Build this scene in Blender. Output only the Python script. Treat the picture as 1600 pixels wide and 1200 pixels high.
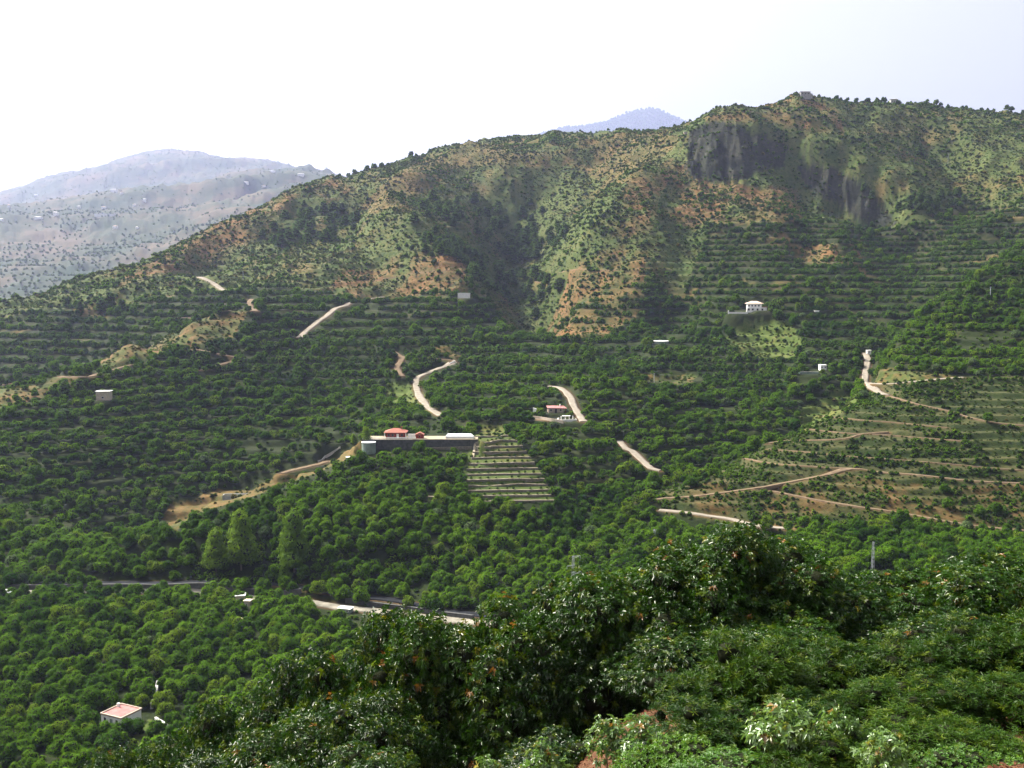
import bpy, bmesh, time
from mathutils import Vector, Matrix
_t0 = time.time()
SC = bpy.context.scene
for _o in list(bpy.data.objects): bpy.data.objects.remove(_o)
# ------------------------------------------------------------------ camera, sky, sun, exposure
cam_d = bpy.data.cameras.new("camera"); cam = bpy.data.objects.new("camera", cam_d); SC.collection.objects.link(cam); SC.camera = cam
cam_d.sensor_width = 36; cam_d.lens = 36; cam_d.clip_start = .3; cam_d.clip_end = 80000
import math as _m
cam.location = (0, 0, 0); cam.rotation_euler = (_m.radians(90)-_m.atan(150/1600.0), 0, 0)
SUN_AZ = _m.radians(-58); SUN_EL = _m.radians(46)      # azimuth measured from the view direction, clockwise
w = bpy.data.worlds.new("World"); SC.world = w; w.use_nodes = True
nt = w.node_tree; bg = nt.nodes["Background"]
sky = nt.nodes.new("ShaderNodeTexSky"); sky.sky_type = 'NISHITA'; sky.sun_disc = False
sky.sun_elevation = SUN_EL; sky.sun_rotation = SUN_AZ; sky.air_density = 1.0; sky.dust_density = 10.0; sky.ozone_density = .0; sky.altitude = 0
hs = nt.nodes.new('ShaderNodeHueSaturation'); hs.inputs['Saturation'].default_value = .28; nt.links.new(sky.outputs[0], hs.inputs['Color']); nt.links.new(hs.outputs[0], bg.inputs[0]); bg.inputs[1].default_value = .135
sun_d = bpy.data.lights.new("sun", 'SUN'); sun_d.energy = 5.0; sun_d.angle = _m.radians(.53); sun_d.color = (1, .93, .80)
sun = bpy.data.objects.new("sun", sun_d); SC.collection.objects.link(sun)
_sv = Vector((_m.sin(SUN_AZ)*_m.cos(SUN_EL), _m.cos(SUN_AZ)*_m.cos(SUN_EL), _m.sin(SUN_EL)))
sun.rotation_euler = _sv.to_track_quat('Z', 'Y').to_euler(); sun.location = _sv*200
SC.view_settings.view_transform = 'Standard'; SC.view_settings.look = 'None'; SC.view_settings.exposure = 1.2
SC.view_settings.gamma = 1; SC.view_settings.use_curve_mapping = False
SC.cycles.max_bounces = 6; SC.cycles.volume_bounces = 1; SC.cycles.transparent_max_bounces = 4
SC.cycles.diffuse_bounces = 3; SC.cycles.glossy_bounces = 2; SC.cycles.transmission_bounces = 3
HAZE_DENSITY = 0.42e-4; HAZE_COLOR = (.56, .63, .98); HAZE_G = .35
import math, random
import numpy as np
# ------------------------------------------------------------------ terrain (pure numpy)
F = 1600.0; PITCH = math.atan(150/1600.0)
CP, SP = math.cos(PITCH), math.sin(PITCH)
def pix2as(px, py):
    px = np.asarray(px, float); py = np.asarray(py, float)
    u = (px-800)/F; v = (600-py)/F
    yy = CP+v*SP; zz = -SP+v*CP
    return u/yy, zz/yy
def as2pix(a, s):
    # inverse: world dir (a,1,s) -> camera
    f = CP - s*SP; v = (SP + s*CP)/f
    return 800+F*a/f, 600-F*v
KN = [
# camera hill
[(-900,1330,3),(800,1330,3),(2500,1330,3)],
[(-900,1330,12),(200,1300,12),(800,1260,12),(1600,1240,12),(2500,1240,12)],
[(-900,1420,25),(0,1400,25),(400,1380,25),(800,1340,25),(950,1280,25),(1200,1210,25),(1600,1180,25),(2500,1180,25)],
[(-900,1460,35),(0,1420,35),(400,1350,35),(700,1300,35),(860,1240,35),(950,1155,35),(1000,1118,35),(1300,1075,35),(1600,1070,35),(2500,1060,35)],
[(-900,1470,46),(200,1410,46),(500,1310,46),(800,1225,46),(950,1130,46),(1100,1065,46),(1350,1050,47),(1600,1050,48),(2500,1040,48)],
[(-900,1500,80),(0,1460,80),(500,1360,80),(1100,1215,80),(1600,1170,80),(2500,1150,80)],
[(-900,1440,150),(0,1431,150),(600,1380,150),(1100,1330,150),(1600,1270,150),(2500,1250,150)],
[(-900,1290,208),(0,1285,208),(600,1275,208),(1100,1230,208),(1600,1170,215),(2500,1150,215)],
# valley floor
[(-900,1202,235),(0,1200,235),(350,1200,235),(700,1195,235),(1100,1160,240)],
[(-900,1037,300),(0,1037,300),(350,1037,300),(700,1030,300),(1100,1010,300),(1600,980,300),(2500,970,300)],
[(-900,962,345),(0,962,343),(350,963,343),(700,960,345),(900,935,345),(1200,905,345),(1600,890,345),(2500,880,345)],
[(-900,920,374),(0,918,374),(200,918,375),(450,914,379),(620,910,379),(760,905,374),(900,888,380),(1100,865,380),(1400,858,378),(1700,862,375),(2500,860,375)],
# toe of spur B bank
[(230,885,390),(330,850,387),(460,836,389),(600,834,390),(700,845,394),(800,840,403),(880,825,420),(940,800,440)],
[(0,880,400),(-900,880,400),(100,860,410),(200,835,405)],
# spur B left ridge line
[(265,826,402),(330,785,425),(390,770,440),(470,740,460),(560,697,483)],
# spur B platform
[(600,684,487),(680,683,488),(750,682,489),(790,684,490)],
[(560,690,510),(650,676,515),(760,672,520)],
# spur B face
[(480,780,428),(600,770,432),(700,775,430),(800,760,440),(870,790,428)],
[(600,720,460),(700,725,458),(800,720,466)],
[(860,705,490),(930,700,500),(900,750,462),(960,750,470),(1000,775,455)],
# behind left ridge of B: ravine
[(200,900,440),(300,858,460),(400,812,490),(470,775,505),(540,735,530)],
[(200,840,470),(300,800,495),(400,760,520),(450,720,540),(520,690,555),(580,660,575)],
[(-900,830,430),(-300,830,430),(0,815,440),(100,800,455)],
# face of ridge D
[(-300,760,480),(0,730,500),(100,720,510),(200,720,530),(320,700,560),(430,660,600)],
[(0,670,550),(100,640,580),(200,640,590),(330,600,640),(450,580,680),(560,590,680),(620,620,640)],
[(260,560,670),(350,530,710),(470,520,760)],
# crest D
[(-900,760,440),(-300,700,500),(0,610,600),(100,583,630),(200,540,670),(300,502,715),(350,488,735),(390,480,750)],
# behind crest D : ravine
[(-900,760,520),(-300,740,600),(0,660,690),(100,620,715),(200,575,750),(300,520,780),(360,492,790)],
# E lower face
[(-300,640,720),(0,590,765),(100,560,790),(200,525,820),(300,487,840),(400,468,850),(480,470,850),(550,478,840)],
[(-300,560,830),(0,520,860),(150,480,900),(250,450,920),(350,440,930),(450,440,940),(560,440,960)],
# E crest
[(-900,540,900),(-300,510,930),(0,476,945),(60,470,950),(120,445,965),(180,432,985),(250,403,1050),(350,347,1130),(430,310,1200),(480,288,1250),(540,271,1300),(620,262,1350),(680,241,1380),(750,220,1400),(850,219,1400),(950,216,1400),(1060,205,1390)],
# E/G face mid
[(300,410,1000),(400,390,1020),(480,360,1070),(560,330,1140)],
[(420,400,990),(520,390,1010),(600,370,1030),(640,400,980)],
[(560,300,1230),(650,290,1220),(740,290,1230),(900,280,1230),(1000,250,1270)],
[(520,470,880),(600,430,930),(660,365,1040),(700,400,985),(740,440,930),(735,470,890)],
# central area
[(600,545,720),(700,560,705),(620,500,800),(700,500,810),(780,500,850),(800,540,760),(880,560,720)],
[(640,610,620),(700,600,640),(780,600,640),(880,600,620),(980,600,600)],
[(620,655,550),(700,655,550),(780,650,555),(870,655,550),(900,670,530),(960,670,540)],
# central gully
[(860,500,905),(845,470,960),(800,430,1010),(800,395,1070),(820,330,1180),(835,280,1270)],
[(740,340,1130),(690,330,1120),(700,300,1180)],
# right spur of G
[(880,520,830),(900,480,870),(900,430,920),(960,420,930),(900,390,980),(960,320,1050),(1000,290,1100),(1040,262,1150)],
[(880,340,1110),(920,300,1180)],
[(960,500,830),(1000,450,870),(1000,400,930),(1030,340,1000)],
# ravine 2
[(1060,520,832),(1062,470,878),(1066,410,936),(1060,350,1006),(1064,300,1088)],
# right mountain orchard
[(1120,470,820),(1120,400,920),(1180,350,990),(1250,330,1020)],
[(1178,486,790),(1230,480,800),(1250,440,850),(1250,390,930)],
[(1300,440,860),(1320,390,940),(1390,420,900),(1450,380,960),(1550,330,1040),(1480,330,1030)],
# cliff base & top
[(1070,262,1145),(1120,285,1120),(1180,300,1105),(1240,290,1115)],
[(1076,198,1200),(1100,195,1185),(1130,190,1175),(1180,197,1170),(1240,212,1180)],
[(1070,204,1250),(1100,184,1230),(1130,173,1225),(1180,166,1235),(1220,161,1250),(1256,154,1265),(1290,163,1270),(1330,172,1280),(1390,164,1320),(1450,170,1330),(1520,180,1340),(1600,183,1340),(1800,200,1340),(2500,230,1340)],
[(1256,190,1210),(1320,220,1190),(1400,220,1200),(1500,230,1190),(1600,250,1160),(2500,300,1150)],
# shadowed rock gully
[(1240,250,1150),(1290,258,1135),(1340,270,1130),(1390,290,1110)],
[(1250,292,1118),(1310,318,1120),(1370,342,1105),(1390,350,1090)],
[(1300,340,1030),(1350,355,1010),(1400,320,1060),(1450,290,1090),(1600,300,1090),(2500,350,1050)],
# C crest
[(1000,792,430),(1100,742,455),(1200,690,492),(1300,640,520),(1345,622,540),(1358,580,575),(1400,530,625),(1450,485,665),(1500,447,700),(1550,415,740),(1600,388,775),(2500,330,900)],
# C face
[(1010,832,412),(1200,836,402),(1400,838,398),(1600,850,392),(2500,850,392)],
[(1100,790,422),(1250,760,435),(1400,760,430),(1600,770,428),(2500,770,425)],
[(1300,690,475),(1450,690,468),(1600,690,466),(2500,690,460)],
[(1400,620,520),(1500,610,525),(1600,600,530),(2500,600,520)],
[(1450,550,590),(1550,500,630),(1600,490,635),(2500,480,640)],
# behind C crest
[(1040,760,480),(1100,752,510),(1200,705,555),(1290,665,590),(1350,625,620),(1400,570,680),(1450,515,730),(1500,470,770),(1550,435,810),(1600,405,850),(2500,350,960)],
[(1100,700,545),(1180,670,570),(1250,630,610),(1290,590,640),(1330,560,680),(1400,510,750),(1500,430,870)],
[(1030,735,495),(1000,690,535),(1100,640,610),(1200,600,660),(1280,540,720)],
# knolls
[(1020,545,725),(1080,550,720),(1090,590,655),(1020,600,640)],
[(1030,520,800),(1120,510,790)],
# behind main crest
[(-900,650,1250),(-300,600,1300),(0,540,1300),(200,480,1350),(400,380,1450),(540,300,1550),(750,260,1650),(950,250,1650),(1150,230,1500),(1250,215,1500),(1400,210,1550),(1600,220,1550),(2500,280,1500)],
# far mountain F
[(-900,500,1700),(-300,480,1700),(0,468,1700),(150,440,1750),(300,400,1850),(450,330,2000)],
[(0,410,1900),(120,390,1980),(250,360,2080),(400,310,2200)],
[(-900,380,2100),(-300,360,2100),(0,350,2150),(130,338,2200),(300,312,2250),(420,284,2350),(490,276,2450),(560,300,2450),(640,340,2450)],
[(-900,385,2350),(0,345,2350),(130,325,2400),(300,300,2450)],
[(-900,360,2500),(-300,350,2600),(0,316,2700),(50,292,2750),(100,273,2800),(180,251,2850),(230,240,2900),(260,236,2900),(340,245,2900),(420,250,2900),(480,266,2900),(540,290,2900),(620,325,2900),(750,330,2900)],
[(-900,420,3500),(0,380,3600),(250,330,3600),(500,340,3600),(700,330,3600)],
# far peak H
[(700,320,4000),(850,260,3900),(1000,260,3900),(1150,260,3900),(1300,280,3900),(1600,300,3900)],
[(750,238,4500),(850,208,4500),(900,197,4500),(955,185,4500),(990,172,4500),(1022,166,4500),(1050,178,4500),(1085,194,4500),(1130,225,4500),(1250,280,4500),(1600,300,4500)],
[(-900,430,6000),(0,400,6000),(700,350,6000),(1022,300,6000),(1600,350,6000),(2500,400,6000)],
[(-900,440,9000),(0,430,9000),(800,420,9000),(1600,430,9000),(2500,440,9000)],
]
# distances beyond the main crest
for _c in KN:
    for _k, (_x, _y, _d) in enumerate(_c):
        if _d > 1600: _c[_k] = (_x, _y, float(np.interp(_d, [1600,1700,2250,2900,4500,9000], [1650,2300,4200,8800,14000,24000])))
LY = 0.75
def _ctrl():
    X, Y, S = [], [], []
    for c in KN:
        if len(c) == 1: pts = c
        else:
            pts = []
            for (p, q) in zip(c[:-1], c[1:]):
                n = max(1, int(abs(p[0]-q[0])/90.0) if max(abs(p[0]), abs(q[0])) < 1700 and min(p[0],q[0]) > -350 else 2)
                for i in range(n):
                    t = i/n; pts.append(tuple(p[k]+(q[k]-p[k])*t for k in range(3)))
            pts.append(c[-1])
        for px, py, D in pts:
            a, s = pix2as(px, py)
            X.append(float(a)); Y.append(math.log(D)*LY); S.append(float(s))
    return np.array(X), np.array(Y), np.array(S)
def _rbf():
    X, Y, S = _ctrl(); n = len(X)
    r = np.sqrt((X[:,None]-X)**2+(Y[:,None]-Y)**2+1e-5)
    A = np.zeros((n+3, n+3)); A[:n,:n] = -r - 0.0006*np.eye(n)*-1
    A[:n,n] = 1; A[:n,n+1] = X; A[:n,n+2] = Y; A[n:,:n] = A[:n,n:].T
    w = np.linalg.solve(A, np.concatenate([S, [0,0,0]]))
    return X, Y, w
def _hash(ix, iy, seed):
    h = (ix.astype(np.int64)*374761393 + iy.astype(np.int64)*668265263 + seed*974634777) & 0xffffffff
    h = ((h ^ (h >> 13))*1274126177) & 0xffffffff
    return ((h ^ (h >> 16)) & 0xffff)/65535.0
def vnoise(x, y, seed=0):
    x = np.asarray(x, float); y = np.asarray(y, float)
    ix = np.floor(x); iy = np.floor(y); fx = x-ix; fy = y-iy
    fx = fx*fx*fx*(fx*(fx*6-15)+10); fy = fy*fy*fy*(fy*(fy*6-15)+10)
    ix = ix.astype(np.int64); iy = iy.astype(np.int64)
    a = _hash(ix, iy, seed); b = _hash(ix+1, iy, seed); c = _hash(ix, iy+1, seed); d = _hash(ix+1, iy+1, seed)
    return (a+(b-a)*fx)*(1-fy)+(c+(d-c)*fx)*fy
def fbm(x, y, o=4, seed=0):
    t = 0; amp = .5; n = 0
    for k in range(o):
        t = t+amp*vnoise(x+17.3*k, y-9.1*k, seed+k); n += amp; amp *= .5; x = x*2.03; y = y*2.03
    return t/n      # 0..1
def sstep(a, b, x):
    t = np.clip((np.asarray(x, float)-a)/(b-a), 0, 1); return t*t*(3-2*t)
def inpoly(px, py, poly):
    px = np.asarray(px, float); py = np.asarray(py, float); r = np.zeros(np.broadcast(px, py).shape, bool)
    n = len(poly); j = n-1
    for i in range(n):
        xi, yi = poly[i]; xj, yj = poly[j]
        if yi != yj:
            c = ((yi > py) != (yj > py)) & (px < (xj-xi)*(py-yi)/(yj-yi)+xi)
            r ^= c
        j = i
    return r
# grid axes
def _axis_a():
    inn = np.linspace(-.56, .56, 760)
    outl = -.56-np.cumsum(np.geomspace(.004, .06, 24)); outr = -outl
    return np.concatenate([outl[::-1], inn, outr])
def _axis_d():
    segs = [(2.5,12,12),(12,80,110),(80,230,60),(230,420,190),(420,800,290),(800,1450,210),(1450,2200,25),(2200,9500,145),(9500,24000,40)]
    out = []
    for a, b, n in segs: out.append(np.geomspace(a, b, n, endpoint=False))
    return np.concatenate(out+[[24000.0]])
AX, DX = _axis_a(), _axis_d(); LX = np.log(DX)
NA, ND = len(AX), len(DX)
def build_terrain():
    X, Y, w = _rbf(); n = len(X)
    # evaluate on a coarser grid then upsample bilinearly in D, A (RBF is smooth); a step ~.0035
    ca = np.concatenate([AX[AX < -.56][::1], np.linspace(-.56, .56, 330), AX[AX > .56]]); cl = np.linspace(LX[0], LX[-1], 560)
    S = np.empty((len(cl), len(ca)))
    for i, l in enumerate(cl):
        r = np.sqrt((ca[:,None]-X)**2+(l*LY-Y)**2+1e-5)
        S[i] = -r@w[:n]+w[n]+w[n+1]*ca+w[n+2]*l*LY
    T = np.empty((len(cl), NA))
    for i in range(len(cl)): T[i] = np.interp(AX, ca, S[i])
    j = np.clip(np.searchsorted(cl, LX)-1, 0, len(cl)-2); t = ((LX-cl[j])/(cl[j+1]-cl[j]))[:,None]
    return T[j]*(1-t)+T[j+1]*t      # s over (D, a)
S0 = build_terrain()
GX = AX[None,:]*DX[:,None]; GY = np.repeat(DX[:,None], NA, 1)
Z = S0*GY
# erosion relief
_amp = sstep(330, 700, GY)
_rx = fbm(GX/170, GY/170, 4, 5); _rg = 1-np.abs(2*fbm(GX/95, GY/120, 4, 9)-1)
Z += _amp*((_rx-.5)*9 + (_rg-.78)*20)*np.clip(GY/1000, .3, 1.6)
Z += (fbm(GX/22, GY/22, 3, 3)-.5)*(1.2+1.6*_amp)*np.clip(GY/500, .3, 2.0)
_far = sstep(2200, 4500, GY)
_wx = GX+fbm(GX/1300, GY/1300, 3, 31)*800; _wy = GY+fbm(GX/1300, GY/1300, 3, 33)*800
Z += _far*((1-np.abs(2*fbm(_wx/1700, _wy/1400, 5, 21)-1))-.78-.1*sstep(7000,8600,GY))*300*(1-.5*sstep(7400,8800,GY))
# gullies (negative) and spurs (positive): centre line, depth, half width
def seg_dist(x, y, pts):
    """distance to a polyline and parameter along it"""
    best = np.full(np.shape(x), 1e9); par = np.zeros(np.shape(x)); n = len(pts)-1
    for i in range(n):
        ax_, ay_ = pts[i][:2]; bx_, by_ = pts[i+1][:2]; dx, dy = bx_-ax_, by_-ay_
        t = np.clip(((x-ax_)*dx+(y-ay_)*dy)/(dx*dx+dy*dy+1e-9), 0, 1)
        d = np.hypot(x-ax_-t*dx, y-ay_-t*dy); m = d < best
        best = np.where(m, d, best); par = np.where(m, i+t, par)
    return best, par
CARVE = [
 ([(832,285,1270),(815,345,1160),(805,395,1070),(815,435,1005),(848,475,960),(860,500,905)], -39, 42),
 ([(740,260,1330),(770,310,1230),(812,345,1160)], -21, 40),
 ([(655,400,1010),(700,440,930),(740,470,890)], 13, 34),
 ([(905,300,1200),(870,360,1110),(850,410,1040)], -13, 30),
 ([(1066,290,1110),(1064,350,1020),(1066,410,950),(1062,470,890),(1058,520,840)], -6, 30),
 ([(1290,265,1130),(1330,320,1095),(1385,352,1085),(1400,380,1000),(1410,430,900)], -18, 34),
 ([(1240,240,1160),(1260,300,1110),(1264,350,1010),(1258,420,900)], -10, 16),
 ([(1256,200,1200),(1290,230,1180),(1400,300,1090)], 15, 30),
 ([(1480,220,1200),(1500,290,1090),(1440,350,1000)], -18, 40),
 ([(400,380,1020),(440,345,1100),(470,320,1170)], -19, 38),
 ([(560,385,1010),(545,330,1110),(560,300,1180)], -19, 34),
 ([(640,365,1040),(600,330,1130)], 12, 34),
 ([(1000,290,1110),(960,320,1050),(905,400,960),(885,470,890)], 15, 34),
 ([(300,415,990),(345,385,1060),(360,360,1100)], -12, 26),
 ([(600,420,960),(640,440,900),(600,450,880)], -10, 26),
 ([(700,240,1340),(690,280,1240),(680,310,1180)], -14, 36),
 ([(930,235,1330),(940,270,1240),(930,300,1190)], -12, 34),
 ([(700,240,1340),(640,300,1230),(585,370,1060),(530,420,960)], 12, 32),
]
def wpt(px, py, D):
    a, s = pix2as(px, py); return float(a)*D, float(D)
_sub = (DX > 780) & (DX < 1450); _gx, _gy = GX[_sub], GY[_sub]
for pts, dep, hw in CARVE:
    d, _ = seg_dist(_gx, _gy, [wpt(*p) for p in pts])
    Z[_sub] += dep*np.exp(-(d/hw)**2)
# rough rock faces
_px0, _py0 = as2pix(GX/GY, Z/GY); _rk = np.zeros_like(Z)
for _pl, _a, _b in (([(1072,262),(1074,205),(1125,192),(1180,205),(1228,225),(1220,262),(1130,288),(1085,280)],1090,1240), ([(1245,258),(1300,262),(1362,295),(1395,345),(1362,358),(1310,322),(1255,290)],1050,1190)):
    _rk = np.maximum(_rk, inpoly(_px0, _py0, _pl) & (GY > _a) & (GY < _b))
for _ in range(3): _rk = (_rk+np.roll(_rk, 1, 0)+np.roll(_rk, -1, 0)+np.roll(_rk, 1, 1)+np.roll(_rk, -1, 1))/5
Z += _rk*((1-np.abs(2*fbm(GX/17, GY/34, 4, 91)-1))-.8)*20
def gridz(x, y):
    """terrain height at world x, y (bilinear on the fan grid)"""
    y = np.maximum(np.asarray(y, float), 2.6); a = np.asarray(x, float)/y
    fi = np.interp(np.log(y), LX, np.arange(ND)); fj = np.interp(a, AX, np.arange(NA))
    i = np.clip(fi.astype(int), 0, ND-2); j = np.clip(fj.astype(int), 0, NA-2); u = fi-i; v = fj-j
    return (Z[i,j]*(1-u)+Z[i+1,j]*u)*(1-v)+(Z[i,j+1]*(1-u)+Z[i+1,j+1]*u)*v
def hit(px, py, dmin=60.0):
    """first place where the view through a pixel of the photograph meets the ground beyond dmin"""
    a, s = pix2as(px, py); a = float(a); s = float(s)
    fj = np.interp(a, AX, np.arange(NA)); j = min(int(fj), NA-2); v = fj-j
    S = (Z[:,j]*(1-v)+Z[:,j+1]*v)/DX
    i0 = int(np.searchsorted(DX, dmin)); k = np.nonzero(S[i0:] >= s)[0]
    if len(k) == 0 or k[0] == 0:
        i = i0+int(np.argmax(S[i0:i0+700])); D = DX[i]
    else:
        i = i0+k[0]; t = (s-S[i-1])/(S[i]-S[i-1]+1e-12); D = DX[i-1]+(DX[i]-DX[i-1])*t
    x = a*D
    return x, float(D), float(gridz(x, D))
# terraces
C_POLY = [(1015,770),(1110,745),(1205,692),(1350,625),(1365,600),(1500,590),(2600,560),(2600,900),(1600,835),(1400,830),(1200,820),(1040,805)]
PX, PY = as2pix(GX/GY, Z/GY)
mC = inpoly(PX, PY, C_POLY) & (GY < 620) & (GY > 380)
mO = (GY > 440) & (GY < 1330) & ~mC
_soft = sstep(860, 960, GY)*(1-inpoly(PX, PY, [(1110,350),(1620,300),(1620,420),(1100,500)]))
h = np.where(mC, 2.9, np.where(GY < 700, 4.2, 5.8)); thr = np.where(mC | (GY > 760), .5, .68)
_dz = inpoly(PX, PY, [(-300,700),(-300,600),(0,600),(100,575),(300,492),(400,470),(400,520),(370,540),(250,570),(130,605),(0,660)])
msk = np.where(mC, .9, np.where(mO, .66-.08*_soft, 0.0))*sstep(395, 450, GY)
_mf = (GY > 2300) & (GY < 4200); h = np.where(_mf, 15, h); msk = np.where(_mf, .6, msk); msk = np.where(_dz, msk*.3, msk)
_q = Z/h+fbm(GX/60, GY/60, 2, 71)*.5*np.where(mC, 1, .4); _fr = _q-np.floor(_q)
_t = np.clip((_fr-thr)/(1-thr), 0, 1); Z = Z+msk*h*(_t*_t*(3-2*_t)-_fr)
TREAD = np.where(_fr < thr, 1.0, 0.0)*np.clip(msk*1.3, 0, 1)
# building platforms: pixel, radius, plus a height offset
PADS = [(640,684,15,0),(700,683,15,0),(733,684,12,0),(595,688,9,0),(1178,486,15,.5),(1155,490,9,0),(868,644,9,0),(885,658,8,0),(1285,577,7,0),(1262,584,9,0),(725,466,8,0),
        (190,1128,9,0),(163,625,6,0),(367,770,9,0),(1032,537,8,0)]
def flatten(x0, y0, z0, R, soft=.6):
    i0, i1 = np.searchsorted(DX, [y0-R*2, y0+R*2]); a = x0/y0
    j0, j1 = np.searchsorted(AX, [a-2.2*R/y0, a+2.2*R/y0])
    sl = (slice(i0, i1), slice(j0, j1)); d = np.hypot(GX[sl]-x0, GY[sl]-y0)
    w = 1-sstep(R, R*(1+soft), d); Z[sl] += (z0-Z[sl])*w
PADP = []
for px, py, R, dz in PADS:
    x, y, z = hit(px, py, 200); flatten(x, y, z+dz, R); PADP.append((x, y, z+dz))
# roads: name, half width m, material, pixel polyline
ROADS = [
 ('gravel_riverbed',2.4,'gravel',[(-300,930),(0,927),(110,925),(190,925),(290,928),(400,934),(470,940),(530,947),(600,958),(700,970),(800,978)],300),
 ('valley_road',2.0,'asphalt',[(-300,911),(0,911),(150,911),(300,912),(420,914),(500,920),(560,931),(620,943),(700,956),(800,966)],300),
 ('concrete_track',2.0,'concrete',[(856,603),(872,607),(888,612),(893,622),(896,636),(904,650),(912,663)],400),
 ('concrete_track',1.9,'concrete',[(968,686),(978,697),(988,707),(1005,722),(1018,733),(1031,743)],400),
 ('concrete_track',2.2,'concrete',[(600,462),(560,471),(540,476),(524,482),(510,495),(497,505),(480,516),(468,530)],600),
 ('dirt_track',2.6,'concrete',[(300,428),(315,432),(335,443),(354,457)],600),
 ('dirt_track',2.6,'dirt',[(378,470),(395,464),(390,475),(398,490)],700),
 ('dirt_track',2.0,'dirt',[(609,542),(628,557),(622,568),(620,578),(628,592)],500),
 ('dirt_track',2.2,'concrete',[(712,566),(688,574),(672,580),(655,590),(650,602),(658,625),(672,637),(690,652)],500),
 ('dirt_track',1.7,'dirt',[(640,556),(670,560),(705,565)],500),
 ('dirt_track',1.9,'dirt',[(288,541),(310,546),(340,552),(372,560),(345,570),(315,582)],560),
 ('dirt_track',1.0,'dirt',[(1000,788),(1040,781),(1080,776),(1150,768),(1195,762),(1270,745),(1345,733),(1420,742),(1510,750),(1600,757),(1800,765)],380),
 ('dirt_track',1.0,'dirt',[(1195,762),(1260,780),(1330,793),(1400,797),(1440,807),(1500,822),(1600,833),(1800,845)],380),
 ('dirt_track',2.0,'concrete',[(1352,548),(1356,565),(1352,590),(1358,605),(1368,612),(1385,618)],480),
 ('dirt_track',1.6,'concrete',[(1362,602),(1400,600),(1440,597),(1505,589)],480),
 ('dirt_track',1.8,'concrete',[(1030,798),(1110,803),(1146,811),(1182,827),(1225,828)],380),
 ('dirt_track',.6,'dirt',[(1200,698),(1225,687),(1270,687),(1320,688),(1350,679),(1388,672)],440),
 ('dirt_track',.5,'dirt',[(1200,703),(1260,706),(1330,714),(1450,722),(1600,738)],430),
 ('dirt_track',.5,'dirt',[(1165,720),(1210,724),(1270,729),(1345,733)],430),
 ('dirt_track',.5,'dirt',[(1280,654),(1330,656),(1400,660),(1480,672),(1600,690)],470),
 ('dirt_track',1.0,'dirt',[(1385,618),(1430,628),(1480,645),(1530,660),(1600,664),(1750,668)],480),
 ('dirt_track',.5,'dirt',[(1265,672),(1320,676),(1400,682),(1500,690),(1600,702)],460),
 ('dirt_track',1.7,'dirt',[(-60,608),(0,603),(28,596),(50,602),(75,606)],520),
 ('dirt_track',1.5,'dirt',[(-60,630),(0,622),(60,612),(110,592),(160,580),(218,565)],520),
 ('dirt_track',1.9,'dirt',[(180,433),(230,425),(290,424)],800),
 ('dirt_track',2.0,'dirt',[(266,822),(263,806),(285,794),(325,778),(352,768)],380),
 ('dirt_track',2.0,'dirt',[(440,748),(470,735),(500,722),(520,708),(555,694)],400),
 ('dirt_track',1.6,'dirt',[(275,498),(310,496),(340,487),(362,482)],650),
 ('dirt_track',1.6,'dirt',[(815,652),(840,656),(875,660)],450),
 ('dirt_track',1.6,'dirt',[(560,440),(620,433),(700,426),(715,420)],800),
 ('dirt_track',1.6,'dirt',[(835,440),(880,425),(930,420),(1000,418),(1040,420)],800),
]
def smooth_line(pts, step):
    out = [np.array(pts[0], float)]
    P = [np.array(p, float) for p in pts]; P = [2*P[0]-P[1]]+P+[2*P[-1]-P[-2]]
    for i in range(1, len(P)-2):
        n = max(1, int(np.linalg.norm((P[i+1]-P[i])[:2])/step))
        for k in range(1, n+1):
            t = k/n; out.append(.5*((2*P[i])+(-P[i-1]+P[i+1])*t+(2*P[i-1]-5*P[i]+4*P[i+1]-P[i+2])*t*t+(-P[i-1]+3*P[i]-3*P[i+1]+P[i+2])*t**3))
    return out
ROADW = []
for name, hw, mt, pp, dmin in ROADS:
    w3 = [np.array(hit(px, py, dmin)) for px, py in pp]
    # drop points that jumped behind a crest
    ok = [w3[0]]
    for q in w3[1:]:
        if abs(q[1]-ok[-1][1]) < .16*ok[-1][1]: ok.append(q)
    if len(ok) < 2: continue
    L = smooth_line(ok, 4.0)
    L = np.array(L); L[:,2] = gridz(L[:,0], L[:,1])
    k = 5; zz = np.convolve(np.pad(L[:,2], k, mode='edge'), np.ones(2*k+1)/(2*k+1), 'valid'); L[:,2] = zz
    ROADW.append((name, hw, mt, L))
ROADMASK = np.zeros_like(Z); ROADV = np.zeros_like(Z)
for name, hw, mt, L in ROADW:
    lo, hi = L.min(0), L.max(0)
    i0, i1 = np.searchsorted(DX, [lo[1]-12, hi[1]+12]); sa = AX
    j = np.nonzero((AX*hi[1] > lo[0]-14-abs(lo[0])*.15) & (AX*lo[1] < hi[0]+14+abs(hi[0])*.15))[0]
    if len(j) == 0: continue
    sl = (slice(i0, i1), slice(j[0], j[-1]+1)); d, par = seg_dist(GX[sl], GY[sl], L)
    zr = np.interp(par, np.arange(len(L)), L[:,2]); w = 1-sstep(hw+1.0, hw+4.5, d)
    Z[sl] += (zr-Z[sl])*w; ROADMASK[sl] = np.maximum(ROADMASK[sl], 1-sstep(hw+.2, hw+2.0, d))
    if mt != 'dirt' and name != 'valley_road': ROADV[sl] = np.maximum(ROADV[sl], (d < hw)*np.where((mt == 'concrete') | (GX[sl]/GY[sl] > -.2), 1.0, .5))
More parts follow.
